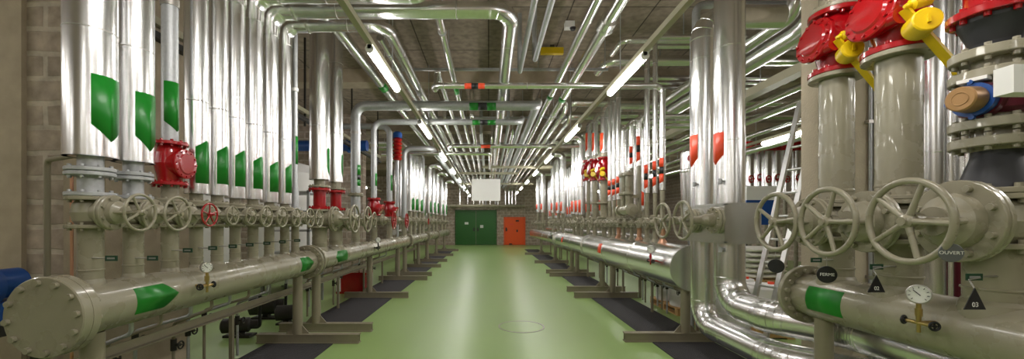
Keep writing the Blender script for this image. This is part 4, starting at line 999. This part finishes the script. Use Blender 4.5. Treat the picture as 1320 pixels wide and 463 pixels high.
# pallet row under the jacketed header
def pallet(label, x, y, w, d):
    t = thing('pallet', label, 'pallet', (x, y, 0), 'wooden pallets')
    for k in range(3): MB().box((x - w / 2, y - d / 2 + k * (d - .1) / 2, .022), (x + w / 2, y - d / 2 + .1 + k * (d - .1) / 2, .1)).build('bearer', 'wood', t)
    for k in range(3): MB().box((x - w / 2 + k * (w - .1) / 2, y - d / 2, 0), (x - w / 2 + .1 + k * (w - .1) / 2, y + d / 2, .022)).build('runner', 'wood', t)
    for k in range(7): MB().box((x - w / 2 + k * (w - .1) / 6, y - d / 2, .1), (x - w / 2 + .1 + k * (w - .1) / 6, y + d / 2, .122)).build('deck_board', 'wood', t)
pallet('wooden pallet under the white drums nearest the end cap of the jacketed header', 3.5, 5.7, .9, 1.1)
pallet('wooden pallet under the white drums beside the middle support pair', 3.5, 7.0, .9, 1.1)
pallet('wooden pallet under the wrapped white bags behind the ladder', 6.9, 10.3, 1.0, 1.3)
def rim_drum(label, x, y, z, r, h):
    t = thing('plastic_drum', label, 'drum', (x, y, z), 'white plastic drums on the pallets')
    MB().lathe([(0, r * .95), (.02, r), (h * .3, r), (h * .32, r * 1.03), (h * .35, r), (h * .65, r), (h * .68, r * 1.03), (h * .7, r), (h - .05, r), (h - .02, r * .9), (h, r * .9)], (x, y, z), (0, 0, 1), 24).build('shell', 'white', t)
    MB().cyl((x + r * .5, y, z + h), (x + r * .5, y, z + h + .03), .04, n=12).build('cap', 'orange', t)
for i, (x, y) in enumerate(((3.27, 5.4), (3.27, 5.95), (3.74, 5.45), (3.74, 5.98), (3.27, 6.7), (3.27, 7.25), (3.75, 6.75), (3.74, 7.3))):
    rim_drum('white plastic drum on the %s pallet, %s' % ('nearer' if i < 4 else 'farther', ('front one on the aisle side', 'rear one on the aisle side', 'front one away from the aisle', 'rear one away from the aisle')[i % 4]), x, y, .122, .22, .55)
t = thing('wrapped_bales', 'stack of white bags wrapped in clear film behind the ladder', 'bags', (6.9, 10.3, .122))
rnd = random.Random(3)
for k in range(6):
    for j in range(2):
        z = .122 + k * .13; yy = 10.02 + j * .56; mb = MB()
        n = 20; prof = [(-.46, .001), (-.45, .2), (-.36, .27), (0, .285), (.36, .27), (.45, .2), (.46, .001)]
        mb.lathe(prof, (6.9 + rnd.uniform(-.03, .03), yy, 0), (1, 0, 0), n)
        for v in mb.v: v.z = z + .065 + v.z * .235
        mb.build('bag', 'bag', t)
t = thing('notice_board', 'blue and white display board standing behind the first big front handwheel', 'board', (6.9, 11.2, 0))
x0, x1 = XP(962, 11.2), XP(1004, 11.2)
MB().box((x0, 11.19, ZP(290, 11.2)), (x1, 11.22, ZP(258, 11.2))).build('blue_panel', 'blue', t)
MB().box((x0, 11.19, ZP(258, 11.2)), (x1, 11.22, ZP(240, 11.2))).build('white_panel', 'white', t)
for x in (x0 + .03, x1 - .03): MB().bar((x, 11.24, 0), (x, 11.24, ZP(240, 11.2)), .04, .03).build('post', 'dark', t)
t = thing('canister', 'small white canister with orange cap on the floor behind the big pipes', 'canister', (XP(967, 7.2), 7.2, 0))
x = XP(967, 7.2)
MB().lathe([(0, .1), (.01, .12), (.3, .12), (.36, .06), (.4, .05)], (x, 7.2, 0), (0, 0, 1), 20).build('shell', 'white', t); MB().cyl((x, 7.2, .4), (x, 7.2, .44), .05, n=14).build('cap', 'orange', t)
# service lines in the right hall
for i, (ra, H, r, m) in enumerate(((1.62, 2.5, .15, 'cladh'), (2.0, 2.2, .09, 'track'), (2.28, 2.3, .06, 'cladh'), (2.55, 2.3, .08, 'cladh'), (3.0, 2.1, .06, 'cladh'), (1.45, 2.6, .1, 'cladh'), (3.6, 2.1, .1, 'cladh'))):
    X = ra * H; z = CH + H
    t = thing('hall_pipe', '%s pipe running lengthwise in the hall behind the pillar, %s from the aisle' % ('painted' if m == 'track' else 'shiny', ORD[i]), 'pipe', (X, 5.3, z), 'lengthwise pipes in the side hall')
    mb = MB()
    if m == 'track': mb.box((X - r, 4.8, z - r), (X + r, 24, z + r * .4))
    else: mb.tube(fillet([(X, 4.9, WZ), (X, 4.9, z), (X, 24, z)], r * 2), r, 20)
    mb.build('jacket', m, t)
    for yy in (6.47, 11.3, 16): MB().cyl((X, yy, z + r * .4), (X, yy, WZ), .008, n=6).build('hanger_rod', 'galv', t)
for i, (y, z, r) in enumerate(((7.0, CH + 2.85, .09), (6.15, CH + 2.82, .05), (9.4, CH + 2.85, .1), (10.6, CH + 2.85, .1), (13.9, CH + 2.85, .1))):
    t = thing('hall_pipe', 'shiny pipe crossing above the lamp row into the side hall, %s from the front' % ORD[i], 'pipe', (1.9, y, z), 'crosswise pipes over the orange-marked row')
    x0 = 2.05 if i != 2 else 1.85
    mb = MB().tube(fillet([(x0, y + .5, z), (x0, y, z), (8.5, y, z)], r * 2.2), r, 20); seams(mb, [(x0, y, z), (8.5, y, z)], r, 1.2); mb.build('jacket', 'cladh', t)
    for xx in (3.0, 5.5): MB().cyl((xx, y, z + r * .9), (xx, y, WZ), .008, n=6).build('hanger_rod', 'galv', t)
for i, (u, Y, r, m) in enumerate(((966, 12.2, .12, 'clad'), (977, 12.7, .11, 'clad'), (988, 12.3, .13, 'clad'), (1000, 12.6, .11, 'clad'), (1012, 13.5, .13, 'clad'), (1026, 12.8, .12, 'clad'))):
    x = XP(u, Y)
    t = thing('hall_riser', 'upright shiny pipe with red valve behind the ladder, %s from the big pipes' % ORD[i], 'pipe', (x, Y, .9), 'upright pipes in the side hall')
    MB().cyl((x, Y, 2.5), (x, Y, 4.1), r, n=18).build('jacket', 'clad', t)
    MB().cyl((x, Y, 0), (x, Y, 2.5), r * .5, n=14).flange((x, Y, 2.42), (0, 0, 1), r, .03, 6).build('neck', 'beige', t)
    MB().torus((x - .1, Y - .25, ZP(232 - (i % 2) * 2, Y)), (.3, -1, 0), .1, .018, 28, 8).bar((x - .2, Y - .25, ZP(232, Y)), (x, Y - .25, ZP(232, Y)), .02, .02).cyl((x - .1, Y - .25, ZP(232, Y)), (x - .02, Y - .02, ZP(232, Y)), .03, n=10).build('handwheel', 'red', t)
    MB().lathe([(-.16, .05), (-.14, .15), (.14, .15), (.16, .05)], (x, Y, ZP(187, Y) - .05), (0, 0, 1), 16).build('valve_body', 'red', t)
x = 3.05
galv_run('short galvanised branch with clamps joining the orange-marked row overhead', [(2.75, 5.3, CH + 2.0), (2.75, 5.3, CH + 2.9), (6.5, 5.3, CH + 2.9)], .05, .12, clamps=[((2.75, 5.3, CH + 2.3), (0, 0, 1))])
galv_run('thin grey standpipe behind the big wheels of the aluminium box', [(2.85, 5.6, .0), (2.85, 5.6, CH + 2.6)], .03, .12)
t = thing('buffer_vessel', 'grey lagged vessel with bands behind the two boxed handwheels', 'tank', (3.35, 6.35, 0))
xb, yb = 3.35, 6.35
MB().lathe([(1.45, .1), (1.5, .25), (2.3, .28), (2.32, .29), (2.34, .29), (2.36, .28), (2.62, .28), (2.72, .2), (2.76, .06)], (xb, yb, 0), (0, 0, 1), 28).build('shell', 'cladh', t)
for a in range(3): MB().cyl((xb + .075 * math.cos(a * 2.1), yb + .075 * math.sin(a * 2.1), 0), (xb + .2 * math.cos(a * 2.1), yb + .2 * math.sin(a * 2.1), 1.52), .025, n=8).build('leg', 'grey', t)
MB().lathe([(0, .03), (.06, .05), (.1, .05)], (xb - .2, yb - .18, 2.5), (-.7, -.7, 0), 14).build('red_cap', 'red', t)

# ------------------------------------------------------------------ world, camera, view
w = bpy.data.worlds.new('world'); bpy.context.scene.world = w; w.use_nodes = True
w.node_tree.nodes['Background'].inputs[0].default_value = (1, 1, 1, 1); w.node_tree.nodes['Background'].inputs[1].default_value = .0
cam = bpy.data.cameras.new('camera'); co = bpy.data.objects.new('camera', cam); C.objects.link(co)
co.location = (0, 0, CH); co.rotation_euler = (PI / 2, 0, 0)
cam.sensor_fit = 'HORIZONTAL'; cam.sensor_width = 36; cam.lens = 36 * F / 1320
cam.shift_x = (660 - U0) / 1320; cam.shift_y = (V0 - 231.5) / 1320
cam.clip_start = .02; cam.clip_end = 200
sc = bpy.context.scene; sc.camera = co
sc.view_settings.view_transform = 'Standard'; sc.view_settings.look = 'None'; sc.view_settings.gamma = 1
sc.view_settings.exposure = 1.35
sc.view_settings.use_curve_mapping = False
sc.cycles.max_bounces = 8; sc.cycles.diffuse_bounces = 4; sc.cycles.glossy_bounces = 5
sc.cycles.use_denoising = True
sc.cycles.sample_clamp_indirect = 6
